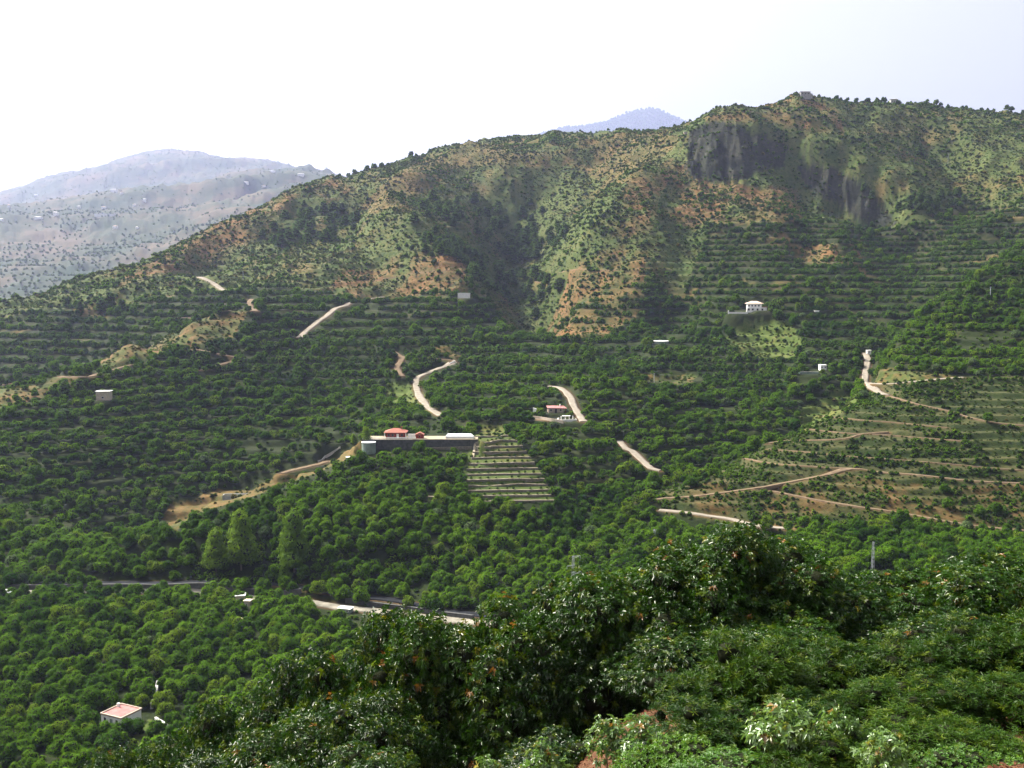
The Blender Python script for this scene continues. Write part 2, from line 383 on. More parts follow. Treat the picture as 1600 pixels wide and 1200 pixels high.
# bank below the long retaining wall of the spur platform
YW = PADP[0][1]-6.5; _xl, _xr = [float(pix2as(p_, 685)[0])*YW for p_ in (558, 749)]
_m = (GX > _xl) & (GX < _xr) & (GY < YW-.2) & (GY > YW-26)
Z = np.where(_m, np.minimum(Z, PADP[0][2]-4.6-(YW-GY)*.22), Z)
PX, PY = as2pix(GX/GY, Z/GY)
# ---- ground cover classes, decided for points of the ground
DRY = [
 ([(505,455),(560,425),(640,385),(700,385),(745,410),(735,455),(650,470),(560,470)],800,1100),
 ([(860,535),(885,470),(900,400),(950,340),(985,280),(1050,255),(1090,258),(1030,300),(1018,350),(1012,420),(992,500),(930,540)],780,1250),
 ([(-300,690),(-300,620),(0,610),(100,583),(300,500),(390,478),(395,500),(370,530),(250,560),(130,595),(0,650)],380,780),
 ([(1000,795),(1150,725),(1200,740),(1350,745),(1450,760),(2600,770),(2600,850),(1600,830),(1400,825),(1250,832),(1120,815)],380,470),
 ([(1060,345),(1070,270),(1120,290),(1250,295),(1262,345),(1150,350)],960,1200),
 ([(190,440),(260,395),(350,345),(460,295),(520,275),(560,300),(480,330),(400,375),(330,410),(290,425)],930,1350),
 ([(560,320),(640,260),(720,225),(1000,208),(1080,210),(1040,262),(960,300),(900,260),(720,260),(600,350)],1080,1500),
 ([(1250,390),(1340,375),(1350,405),(1270,415)],860,1050),
 ([(1090,180),(1250,152),(1320,175),(1320,215),(1200,190),(1110,190)],1150,1350),
 ([(255,830),(262,800),(345,765),(430,735),(500,705),(560,688),(585,697),(500,735),(400,772),(300,803),(275,830)],390,520),
 ([(680,540),(720,535),(720,562),(690,565)],650,800),
 ([(1345,572),(1420,585),(1500,590),(1490,598),(1345,612)],450,620),
 ([(1005,585),(1095,590),(1095,603),(1006,605)],600,760),
]
GRASSY = [  # light green terraces without trees
 ([(1150,498),(1230,500),(1255,540),(1240,560),(1150,560),(1130,530)],600,860),
 ([(610,600),(655,605),(690,650),(600,625)],500,700),
 ([(150,1210),(200,1160),(235,1125),(270,1135),(240,1170),(200,1215)],200,280),
 ([(540,985),(580,975),(590,1000),(550,1010)],290,340),
 ([(1250,640),(1330,590),(1345,625),(1300,650),(1240,680)],480,640),
 ([(740,662),(790,665),(785,684),(745,684)],470,560),
]
ROCK_AND_SHADE = [([(300,856),(380,846),(520,842),(660,846),(700,862),(700,905),(540,912),(400,912),(300,908)],372,398),  # spur bank, given the dark rock colour in place of its shade
        ([(1072,262),(1074,205),(1125,192),(1180,205),(1228,225),(1220,262),(1130,288),(1085,280)],1090,1240),
        ([(1245,258),(1300,262),(1362,295),(1395,345),(1362,358),(1310,322),(1255,290)],1060,1180)]
def masks(px, py, D, x, y):
    n1 = fbm(x/45, y/45, 4, 41)*.6+fbm(x/14, y/14, 2, 43)*.4
    dry = np.clip((n1-.55)*5, 0, 1)*sstep(760, 900, D)*(1-sstep(1400, 1700, D))*.6
    for poly, a, b in DRY:
        m = inpoly(px+(n1-.5)*60, py+(n1-.5)*26, poly) & (D > a) & (D < b)
        dry = np.where(m, np.clip((n1-.36)*5, 0, .9 if a != 1080 else .55), dry)
    rock = np.zeros_like(dry)
    for poly, a, b in ROCK_AND_SHADE:
        rock = np.where(inpoly(px+(n1-.5)*50, py+(n1-.5)*30, poly) & (D > a) & (D < b), 1.0, rock)
    grs = np.zeros_like(dry)
    for poly, a, b in GRASSY:
        grs = np.where(inpoly(px+(n1-.5)*30, py+(n1-.5)*12, poly) & (D > a) & (D < b), 1.0, grs)
    return dry, rock, grs
PYRA = [(738,681),(800,683),(840,730),(875,792),(725,768),(722,745)]
# ------------------------------------------------------------------ helpers
rng = np.random.default_rng(11); random.seed(4)
COL = SC.collection
def link(o, parent=None):
    COL.objects.link(o)
    if parent is not None: o.parent = parent
    return o
def tag(o, label=None, cat=None, group=None, kind=None):
    if label: o['label'] = label
    if cat: o['category'] = cat
    if group: o['group'] = group
    if kind: o['kind'] = kind
    return o
def npmesh(name, V, Fs, n=4, mat=None, smooth=False, colors=None):
    """mesh from numpy vertices and equal-sized faces"""
    V = np.asarray(V, np.float32); Fs = np.asarray(Fs, np.int32); me = bpy.data.meshes.new(name)
    me.vertices.add(len(V)); me.vertices.foreach_set('co', V.ravel())
    me.loops.add(Fs.size); me.loops.foreach_set('vertex_index', Fs.ravel())
    me.polygons.add(len(Fs)); me.polygons.foreach_set('loop_start', np.arange(0, Fs.size, n, dtype=np.int32))
    try: me.polygons.foreach_set('loop_total', np.full(len(Fs), n, np.int32))
    except Exception: pass
    if smooth: me.polygons.foreach_set('use_smooth', np.ones(len(Fs), bool))
    if colors is not None:
        for k, c in colors.items():
            at = me.color_attributes.new(k, 'FLOAT_COLOR', 'POINT'); c = np.asarray(c, np.float32)
            if c.shape[1] == 3: c = np.concatenate([c, np.ones((len(c), 1), np.float32)], 1)
            at.data.foreach_set('color', c.ravel())
    me.update(calc_edges=True)
    if mat: me.materials.append(mat)
    return me
class MB:
    """collects simple solids into one mesh"""
    def __init__(s): s.v = []; s.f = []
    def poly(s, pts, faces):
        b = len(s.v); s.v += [tuple(p) for p in pts]; s.f += [tuple(b+i for i in f) for f in faces]; return s
    def box(s, x0, x1, y0, y1, z0, z1):
        return s.poly([(x0,y0,z0),(x1,y0,z0),(x1,y1,z0),(x0,y1,z0),(x0,y0,z1),(x1,y0,z1),(x1,y1,z1),(x0,y1,z1)],
                      [(0,3,2,1),(4,5,6,7),(0,1,5,4),(1,2,6,5),(2,3,7,6),(3,0,4,7)])
    def bar(s, p, q, r0, r1=None, n=6):
        r1 = r0 if r1 is None else r1; p = Vector(p); q = Vector(q); d = (q-p).normalized()
        u = d.orthogonal().normalized(); v = d.cross(u); pts = []
        for c, r in ((p, r0), (q, r1)):
            for i in range(n): a = 2*math.pi*i/n; pts.append(c+(u*math.cos(a)+v*math.sin(a))*r)
        return s.poly(pts, [(i, (i+1)%n, n+(i+1)%n, n+i) for i in range(n)]+[tuple(range(n))[::-1], tuple(range(n, 2*n))])
    def hip(s, x0, x1, y0, y1, z, h, o=.5, ridge=.0):
        x0 -= o; x1 += o; y0 -= o; y1 += o; cx = (x0+x1)/2; cy = (y0+y1)/2
        return s.poly([(x0,y0,z),(x1,y0,z),(x1,y1,z),(x0,y1,z),(x0,y0,z+.18),(x1,y0,z+.18),(x1,y1,z+.18),(x0,y1,z+.18),(cx-ridge,cy,z+h),(cx+ridge,cy,z+h)],
                      [(0,3,2,1),(0,1,5,4),(1,2,6,5),(2,3,7,6),(3,0,4,7),(4,5,9,8),(6,7,8,9),(5,6,9),(7,4,8)])
    def gable(s, x0, x1, y0, y1, z, h, o=.3):
        x0 -= o; x1 += o; y0 -= o; y1 += o; cx = (x0+x1)/2
        return s.poly([(x0,y0,z),(x1,y0,z),(x1,y1,z),(x0,y1,z),(cx,y0,z+h),(cx,y1,z+h)], [(0,3,2,1),(0,4,5,3),(1,2,5,4),(0,1,4),(2,3,5)])
    def mesh(s, name, mat):
        me = bpy.data.meshes.new(name); me.from_pydata(s.v, [], s.f); me.update(); me.materials.append(mat); return me
    def build(s, name, mat, parent=None):
        return link(bpy.data.objects.new(name, s.mesh(name, mat)), parent)
def empty(name, loc, rz=0.0, **k):
    o = bpy.data.objects.new(name, None); o.empty_display_size = .5; link(o); o.location = loc; o.rotation_euler = (0, 0, rz); tag(o, **k); return o
# ------------------------------------------------------------------ materials
def newmat(name):
    m = bpy.data.materials.new(name); m.use_nodes = True; nt = m.node_tree; b = nt.nodes["Principled BSDF"]; return m, nt, b
def N(nt, t, **k):
    n = nt.nodes.new(t)
    for a, v in k.items(): setattr(n, a, v)
    return n
def noise(nt, scale, detail=5, coord='Object', rough=.6):
    tc = N(nt, 'ShaderNodeTexCoord'); n = N(nt, 'ShaderNodeTexNoise'); n.inputs['Scale'].default_value = scale
    n.inputs['Detail'].default_value = detail; n.inputs['Roughness'].default_value = rough; nt.links.new(tc.outputs[coord], n.inputs['Vector']); return n
def ramp(nt, src, stops):
    r = N(nt, 'ShaderNodeValToRGB'); nt.links.new(src, r.inputs[0]); e = r.color_ramp.elements
    while len(e) < len(stops): e.new(.5)
    for i, (p, c) in enumerate(stops): e[i].position = p; e[i].color = (*c, 1)
    return r
def mix(nt, fac, a, b, mode='MIX'):
    m = N(nt, 'ShaderNodeMix', data_type='RGBA', blend_type=mode)
    if isinstance(fac, (int, float)): m.inputs[0].default_value = fac
    else: nt.links.new(fac, m.inputs[0])
    for s_, i in ((a, 6), (b, 7)):
        if isinstance(s_, tuple): m.inputs[i].default_value = (*s_, 1)
        else: nt.links.new(s_, m.inputs[i])
    return m.outputs[2]
def mathn(nt, op, a, b=None, clamp=False):
    m = N(nt, 'ShaderNodeMath', operation=op); m.use_clamp = clamp
    for i, v in enumerate((a, b)):
        if v is None: continue
        if isinstance(v, (int, float)): m.inputs[i].default_value = v
        else: nt.links.new(v, m.inputs[i])
    return m.outputs[0]
def simple(name, c1, c2=None, scale=1.5, rough=.85, bump=.0, spec=.08):
    m, nt, b = newmat(name); c2 = c2 or tuple(x*.75 for x in c1); n = noise(nt, scale)
    r = ramp(nt, n.outputs[0], [(.32, c2), (.66, c1)]); nt.links.new(r.outputs[0], b.inputs['Base Color'])
    b.inputs['Roughness'].default_value = rough; b.inputs['Specular IOR Level'].default_value = spec
    if bump:
        bp = N(nt, 'ShaderNodeBump'); bp.inputs['Strength'].default_value = .6; bp.inputs['Distance'].default_value = bump
        n2 = noise(nt, scale*4); nt.links.new(n2.outputs[0], bp.inputs['Height']); nt.links.new(bp.outputs[0], b.inputs['Normal'])
    return m
def leafmat(name, dark, light, trans=.35, rough=.45, spec=.4, yellow=None, attr=None, tscale=(1.5,1.5,.8)):
    """leaves: colour varies per plant and per clump, thin-leaf translucency"""
    m, nt, b = newmat(name)
    oi = N(nt, 'ShaderNodeObjectInfo'); n = noise(nt, .45, 2)
    ge = N(nt, 'ShaderNodeNewGeometry'); pn = N(nt, 'ShaderNodeTexNoise'); pn.inputs['Scale'].default_value = .022; pn.inputs['Detail'].default_value = 2; nt.links.new(ge.outputs['Position'], pn.inputs['Vector'])
    f = mathn(nt, 'ADD', mathn(nt, 'MULTIPLY', oi.outputs['Random'], .45), mathn(nt, 'MULTIPLY', n.outputs[0], .35))
    f = mathn(nt, 'ADD', f, mathn(nt, 'SUBTRACT', mathn(nt, 'MULTIPLY', pn.outputs[0], 1.3), .42), True)
    c = ramp(nt, f, [(.2, dark), (.85, light)]).outputs[0]
    if yellow:
        g = mathn(nt, 'GREATER_THAN', mathn(nt, 'FRACT', mathn(nt, 'MULTIPLY', oi.outputs['Random'], 37.7)), .88); c = mix(nt, mathn(nt, 'MULTIPLY', g, .7), c, yellow)
    if attr:
        at = N(nt, 'ShaderNodeAttribute', attribute_name=attr); c = mix(nt, at.outputs['Alpha'], c, at.outputs['Color'])
    nt.links.new(c, b.inputs['Base Color']); b.inputs['Roughness'].default_value = rough; b.inputs['Specular IOR Level'].default_value = spec
    tr = N(nt, 'ShaderNodeBsdfTranslucent'); nt.links.new(mix(nt, 1.0, c, tscale, 'MULTIPLY'), tr.inputs[0])
    mx = N(nt, 'ShaderNodeMixShader'); mx.inputs[0].default_value = trans; nt.links.new(b.outputs[0], mx.inputs[1]); nt.links.new(tr.outputs[0], mx.inputs[2])
    nt.links.new(mx.outputs[0], nt.nodes['Material Output'].inputs[0]); return m
M = {}
M['bark'] = simple('bark', (.16,.12,.09), (.07,.055,.045), 6, .9, .03)
M['mango'] = leafmat('orchard_leaves', (.012,.048,.002), (.075,.155,.004), .25, .7, .03, (.11,.17,.010))
M['avocado_far'] = leafmat('far_orchard_leaves', (.011,.045,.005), (.062,.125,.010), .25, .7, .03, (.09,.14,.02))
M['pine'] = leafmat('pine_needles', (.018,.052,.012), (.060,.115,.020), .30, .7, .05)
M['palepine'] = leafmat('pale_tree_leaves', (.060,.120,.010), (.110,.180,.016), .35, .7, .05)
M['scrub'] = leafmat('scrub_leaves', (.024,.054,.010), (.075,.105,.020), .25, .8, .03, (.13,.10,.03))
M['grey'] = leafmat('grey_leaves', (.030,.062,.020), (.075,.120,.042), .25, .65, .08)
M['fg_avo'] = leafmat('avocado_leaves', (.007,.026,.001), (.022,.062,.003), .25, .28, .22, None, 'flush')
M['fg_mango'] = leafmat('mango_leaves', (.010,.034,.002), (.034,.076,.004), .28, .40, .12, None, 'flush')
M['fg_bright'] = leafmat('bright_shrub_leaves', (.045,.12,.010), (.10,.20,.02), .4, .45, .4, None, 'flush')
M['fg_pale'] = leafmat('young_tree_leaves', (.07,.14,.035), (.12,.20,.06), .35, .3, .6, None, 'flush')
M['twig_shade'] = simple('inner_twigs_painted_shade', (.022,.026,.014), (.012,.014,.008), 3, 1, 0, .0)  # dark matte colour paints the crown's inner shade onto its twig mass
M['blade'] = leafmat('grass_blades', (.05,.10,.015), (.12,.18,.03), .4, .5, .3)
M['litter'] = simple('fallen_leaves', (.11,.045,.022), (.06,.026,.013), 3, .8)
M['white'] = simple('white_render', (.80,.79,.77), (.66,.65,.63), .8, .85)
M['cream'] = simple('cream_render', (.50,.43,.34), (.38,.32,.25), .8, .85)
M['redwall'] = simple('red_painted_wall', (.20,.032,.026), (.14,.022,.018), .8, .8)
M['redroof'] = simple('terracotta_roof', (.32,.135,.10), (.23,.09,.065), 1.6, .85, .02)
M['paleroof'] = simple('pale_clay_roof', (.60,.46,.38), (.48,.34,.27), 1.4, .85, .02)
M['pinkroof'] = simple('pink_roof_screed', (.36,.18,.165), (.27,.11,.10), .5, .85)
M['concrete'] = simple('weathered_concrete', (.42,.41,.39), (.26,.26,.25), .5, .9, .02)
M['greenwall'] = simple('green_stained_wall', (.22,.27,.23), (.13,.17,.14), .5, .9)
M['darkwall'] = simple('dark_stone_wall', (.09,.09,.088), (.045,.048,.045), .8, .95, .05)
M['stone'] = simple('dry_stone', (.19,.17,.13), (.10,.09,.07), 1.2, .95, .08)
M['treadsoil'] = simple('terrace_lip', (.33,.29,.21), (.22,.185,.125), .6, .95, .05)
M['glass'] = simple('dark_window_glass', (.03,.035,.04), (.02,.02,.025), 1, .12, 0, .6)
M['metal'] = simple('galvanised_steel', (.34,.36,.38), (.24,.26,.28), 3, .45, 0, .6)
M['cable'] = simple('dark_cable', (.04,.04,.045), (.03,.03,.03), 1, .6)
M['water'] = simple('green_water', (.05,.10,.09), (.04,.08,.08), .3, .08, 0, .7)
M['poolwhite'] = simple('white_pool_cover', (.58,.60,.62), (.48,.50,.53), .4, .6)
M['road_concrete'] = simple('road_concrete', (.25,.22,.18), (.17,.15,.115), .35, .95, .03)
M['road_dirt'] = simple('road_dirt', (.16,.12,.075), (.10,.07,.045), .35, .97, .06)
M['road_gravel'] = simple('river_gravel', (.24,.22,.18), (.12,.115,.09), .25, .97, .12)
M['road_asphalt'] = simple('road_asphalt', (.016,.018,.022), (.010,.011,.013), .3, .95, .02)
# ground: dry grass, scrubby green, orchard floor, rock; the rock mask also paints shade on the spur bank
def ground_material():
    m, nt, b = newmat('hill_ground'); L = nt.links
    at = N(nt, 'ShaderNodeAttribute', attribute_name='cover'); sp = N(nt, 'ShaderNodeSeparateColor'); L.new(at.outputs['Color'], sp.inputs[0])
    at2 = N(nt, 'ShaderNodeAttribute', attribute_name='cover_b'); sp2 = N(nt, 'ShaderNodeSeparateColor'); L.new(at2.outputs['Color'], sp2.inputs[0])
    n1 = noise(nt, .035, 6, rough=.65); n2 = noise(nt, .35, 5, rough=.7); n3 = noise(nt, 1.6, 3)
    mixn = mathn(nt, 'ADD', mathn(nt, 'MULTIPLY', n1.outputs[0], .5), mathn(nt, 'MULTIPLY', n2.outputs[0], .5))
    scrub = ramp(nt, mixn, [(.36, (.022,.042,.009)), (.48, (.040,.064,.014)), (.58, (.066,.078,.021)), (.70, (.12,.080,.032))]).outputs[0]
    dry = ramp(nt, mixn, [(.36, (.034,.044,.012)), (.45, (.070,.058,.020)), (.54, (.135,.070,.028)), (.68, (.18,.098,.044))]).outputs[0]
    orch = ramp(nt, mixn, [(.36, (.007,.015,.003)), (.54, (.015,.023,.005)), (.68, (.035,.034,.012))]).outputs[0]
    rock = ramp(nt, mixn, [(.36, (.010,.013,.009)), (.5, (.022,.026,.017)), (.66, (.055,.050,.036))]).outputs[0]
    grass = ramp(nt, mixn, [(.36, (.030,.055,.010)), (.52, (.055,.080,.016)), (.68, (.13,.11,.035))]).outputs[0]
    soil = ramp(nt, mixn, [(.36, (.05,.026,.014)), (.5, (.095,.045,.023)), (.64, (.15,.08,.04))]).outputs[0]
    far = ramp(nt, noise(nt, .004, 8, rough=.7).outputs[0], [(.36, (.014,.030,.014)), (.5, (.034,.044,.024)), (.62, (.075,.062,.040))]).outputs[0]
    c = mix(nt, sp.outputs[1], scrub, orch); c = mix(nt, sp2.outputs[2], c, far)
    c = mix(nt, sp.outputs[0], c, dry); c = mix(nt, sp2.outputs[0], c, grass)
    tread = mix(nt, n2.outputs[0], (.075,.072,.030), (.18,.145,.075)); c = mix(nt, mathn(nt, 'MULTIPLY', sp2.outputs[1], .45), c, tread)
    c = mix(nt, sp.outputs[2], c, rock); c = mix(nt, at.outputs['Alpha'], c, soil)
    L.new(c, b.inputs['Base Color']); b.inputs['Roughness'].default_value = .97; b.inputs['Specular IOR Level'].default_value = .1
    bp = N(nt, 'ShaderNodeBump'); bp.inputs['Strength'].default_value = .8; bp.inputs['Distance'].default_value = .7
    L.new(mathn(nt, 'ADD', n2.outputs[0], mathn(nt, 'MULTIPLY', n3.outputs[0], .25)), bp.inputs['Height']); L.new(bp.outputs[0], b.inputs['Normal'])
    return m
M['ground'] = ground_material()
# ------------------------------------------------------------------ ground sheet
dry_m, rock_shade_m, grass_m = masks(PX, PY, GY, GX, GY)
PYR = inpoly(PX, PY, PYRA) & (GY > 400) & (GY < 520)
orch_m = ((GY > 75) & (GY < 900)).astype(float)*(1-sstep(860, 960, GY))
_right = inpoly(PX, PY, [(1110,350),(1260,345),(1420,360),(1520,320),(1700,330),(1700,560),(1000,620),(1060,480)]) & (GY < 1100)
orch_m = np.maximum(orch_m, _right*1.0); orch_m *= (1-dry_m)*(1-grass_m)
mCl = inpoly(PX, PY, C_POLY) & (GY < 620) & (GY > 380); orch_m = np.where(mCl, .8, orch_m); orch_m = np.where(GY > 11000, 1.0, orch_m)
_bk = (GY < 420) & (GY > 360); rock_shade_m = np.where(_bk, rock_shade_m*.15, rock_shade_m); grass_m = np.maximum(grass_m, PYR*.8); dry_m = np.where(GY < 800, dry_m*np.clip((fbm(GX/9, GY/9, 3, 201)-.36)*4, .12, .8), dry_m)  # the bank keeps only a faint share of its painted shade
_sp = inpoly(PX, PY, [(255,832),(262,798),(345,763),(430,733),(500,703),(560,686),(585,699),(500,737),(400,774),(300,805),(275,832)]) & (GY > 385) & (GY < 525); dry_m = np.where(_sp, .62, dry_m); grass_m = np.where(_sp, 0, grass_m); orch_m = np.where(_sp, 0, orch_m)
soil_m = 1-sstep(60, 78, GY); soil_m = np.maximum(soil_m, ROADMASK*.55)
far_m = sstep(1500, 1750, GY)*(GY < 11000); dry_m = np.where(mCl, dry_m*np.where(GY < 445, .75, .35), dry_m)
cover = np.stack([dry_m, orch_m, rock_shade_m, soil_m], -1).reshape(-1, 4); coverb = np.stack([grass_m, TREAD*(1-far_m)*(1+1.6*sstep(820,1000,GY))*np.where(mCl, .50, np.where(GY > 900, .20, .10)), far_m, np.ones_like(far_m)], -1).reshape(-1, 4)
_i = np.arange(ND-1)[:,None]*NA+np.arange(NA-1)[None,:]
FQ = np.stack([_i, _i+1, _i+1+NA, _i+NA], -1).reshape(-1, 4)
V = np.stack([GX, GY, Z], -1).reshape(-1, 3)
me = npmesh('hillside_terrain', V, FQ, 4, M['ground'], True, {'cover': cover, 'cover_b': coverb})
terrain = link(bpy.data.objects.new('hillside_terrain', me)); tag(terrain, kind='structure', label='valley floor and steep terraced hillsides of dry grass and soil')
# ground behind the camera
b = MB(); R_ = [(-26000,2.45),(26000,2.45),(26000,-400),(-26000,-400)]
zz = float(np.mean(Z[0])); b.poly([(x, y, zz-.35+ (0 if y > 0 else 60)) for x, y in R_], [(0,3,2,1)]); o = b.build('ground', M['litter']); tag(o, kind='structure', label='slope behind the viewpoint')
print('terrain', round(time.time()-_t0, 1))
# roads
RM = {'gravel':'road_gravel','asphalt':'road_asphalt','concrete':'road_concrete','dirt':'road_dirt'}
RL = {'gravel':'pale gravel river bed on the valley floor','asphalt':'dark valley road along the foot of the slope','concrete':'pale concrete track climbing between orchard trees','dirt':'dusty dirt track cut across the hillside'}
for name, hw, mt, L in ROADW:
    P = L[:, :2]; T = np.gradient(P, axis=0); T /= np.linalg.norm(T, axis=1)[:,None]+1e-9; Nn = np.stack([-T[:,1], T[:,0]], 1)
    offs = np.array([-1.0,-.98,-.5,0,.5,.98,1.0])*hw; V = []; lift = .22+.0003*L[:,1]
    wj = (fbm(P[:,0]/6, P[:,1]/6, 2, 8)-.5)*hw*.45
    for k, of in enumerate(offs):
        q = P+Nn*(of+np.sign(of)*wj)[:,None]; zq = np.maximum(gridz(q[:,0], q[:,1]), L[:,2])+lift if 0 < k < 6 else L[:,2]-1.2
        V.append(np.concatenate([q, zq[:,None]], 1))
    V = np.stack(V, 1).reshape(-1, 3); n = len(L); k = len(offs); i = np.arange(n-1)[:,None]*k+np.arange(k-1)[None,:]
    o = link(bpy.data.objects.new(name, npmesh(name, V, np.stack([i, i+1, i+1+k, i+k], -1).reshape(-1, 4), 4, M[RM[mt]], True))); tag(o, kind='structure', label=RL[mt])
# ------------------------------------------------------------------ foliage meshes
def basis(nrm, r):
    nrm = nrm/(np.linalg.norm(nrm, axis=1)[:,None]+1e-9); t = r.normal(size=nrm.shape); t -= (t*nrm).sum(1)[:,None]*nrm
    t /= np.linalg.norm(t, axis=1)[:,None]+1e-9; return nrm, t, np.cross(nrm, t)
def cards(C, Nr, size, r, asp=.7):
    """folded leaf clumps: 4 vertices, 2 triangles each"""
    n = len(C); Nn, T, B = basis(Nr, r); s = size*(.6+.8*r.random((n, 1)))
    V = np.stack([C-T*s*.5, C+B*s*asp*.5+Nn*s*.12, C+T*s*.5, C-B*s*asp*.5+Nn*s*.12], 1).reshape(-1, 3)
    b = np.arange(n)[:,None]*4; Fc = np.concatenate([b+np.array([0,1,2]), b+np.array([0,2,3])], 1).reshape(-1, 3); return V, Fc
def blobs(kind, r, w, h0, h):
    """centres and radii of the lumps that make a crown; w width, h0..h height span"""
    out = []
    if kind == 'lumpy':
        out.append((0, 0, h0+(h-h0)*.42, w*.30, (h-h0)*.36))
        for i in range(15):
            a = i*2.4+r.random()*.8; t = r.random(); q = w*(.36-.20*t)*(.8+.4*r.random()); s = w*(.10+.09*r.random()); out.append((math.cos(a)*q, math.sin(a)*q, h0+(h-h0)*(.22+.62*t), s, s*(.8+.3*r.random())))
    elif kind == 'round':
        out.append((0, 0, h0+(h-h0)*.45, w*.34, (h-h0)*.42))
        for i in range(9):
            a = 2*math.pi*(i+r.random()*.6)/9; q = w*(.24+.08*r.random()); out.append((math.cos(a)*q, math.sin(a)*q, h0+(h-h0)*(.30+.22*r.random()), w*(.17+.06*r.random()), (h-h0)*(.24+.08*r.random())))
        for i in range(6):
            a = 2*math.pi*(i+r.random())/6; q = w*(.06+.12*r.random()); out.append((math.cos(a)*q, math.sin(a)*q, h0+(h-h0)*(.62+.16*r.random()), w*(.14+.06*r.random()), (h-h0)*(.18+.06*r.random())))
    else:   # tall
        for i in range(13):
            t = (i+.5)/13; a = i*2.4+r.random(); q = w*.22*(1-t*.75)*(.6+.6*r.random()); out.append((math.cos(a)*q, math.sin(a)*q, h0+(h-h0)*(.1+.82*t), w*(.30-.14*t+.06*r.random()), (h-h0)*.13))
    return out
def crown_points(bl, n, r, inner=.15):
    vol = np.array([b[3]**2 for b in bl]); p = vol/vol.sum(); k = r.choice(len(bl), n, p=p)
    d = r.normal(size=(n, 3)); d /= np.linalg.norm(d, axis=1)[:,None]; rad = np.where(r.random(n) < inner, r.random(n)**.5, (.78+.46*r.random(n)))[:,None]
    B = np.array(bl); C = B[k,:3]+d*rad*B[k][:,[3,3,4]]; Nr = d*np.array([1,1,1.2])+r.normal(size=(n,3))*.34
    return C, Nr, d
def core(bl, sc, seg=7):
    """opaque inner twig mass with crown shade painted in: coarse uneven lumps"""
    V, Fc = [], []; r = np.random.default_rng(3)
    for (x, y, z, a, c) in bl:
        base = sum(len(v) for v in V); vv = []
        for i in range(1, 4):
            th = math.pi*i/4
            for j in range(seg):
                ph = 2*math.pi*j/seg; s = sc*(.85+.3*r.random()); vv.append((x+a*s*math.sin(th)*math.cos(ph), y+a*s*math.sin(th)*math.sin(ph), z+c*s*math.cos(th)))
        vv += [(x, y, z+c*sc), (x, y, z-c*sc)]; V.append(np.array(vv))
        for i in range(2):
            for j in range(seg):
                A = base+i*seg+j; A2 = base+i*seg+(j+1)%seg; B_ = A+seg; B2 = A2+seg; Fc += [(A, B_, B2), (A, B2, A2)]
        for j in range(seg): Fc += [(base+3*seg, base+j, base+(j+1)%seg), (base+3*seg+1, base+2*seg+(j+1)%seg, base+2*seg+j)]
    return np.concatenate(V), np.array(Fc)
def crown_mesh(name, kind, w, h0, h, n, size, mat, seed, asp=.7, csc=.8, inner=.12):
    r = np.random.default_rng(seed); bl = blobs(kind, r, w, h0, h); C, Nr, d = crown_points(bl, n, r, inner); V, Fc = cards(C, Nr, size, r, asp)
    V2, F2 = core(bl, csc); me = npmesh(name, np.concatenate([V, V2]), np.concatenate([Fc, F2+len(V)]), 3, mat); me.materials.append(M['twig_shade']); me.polygons.foreach_set('material_index', np.concatenate([np.zeros(len(Fc)), np.ones(len(F2))]).astype(np.int32)); return me, bl
def trunk_mesh(name, bl, h0, rad, mat, seed, h=None):
    r = random.Random(seed); b = MB(); z1 = h0*1.15
    b.bar((0,0,-.5), (r.uniform(-.1,.1), r.uniform(-.1,.1), z1), rad, rad*.75, 8)
    for (x, y, z, a, c) in bl[1:9]: b.bar((0, 0, z1*.9), (x*.8, y*.8, z), rad*.5, rad*.15, 5)
    return b.mesh(name, mat)
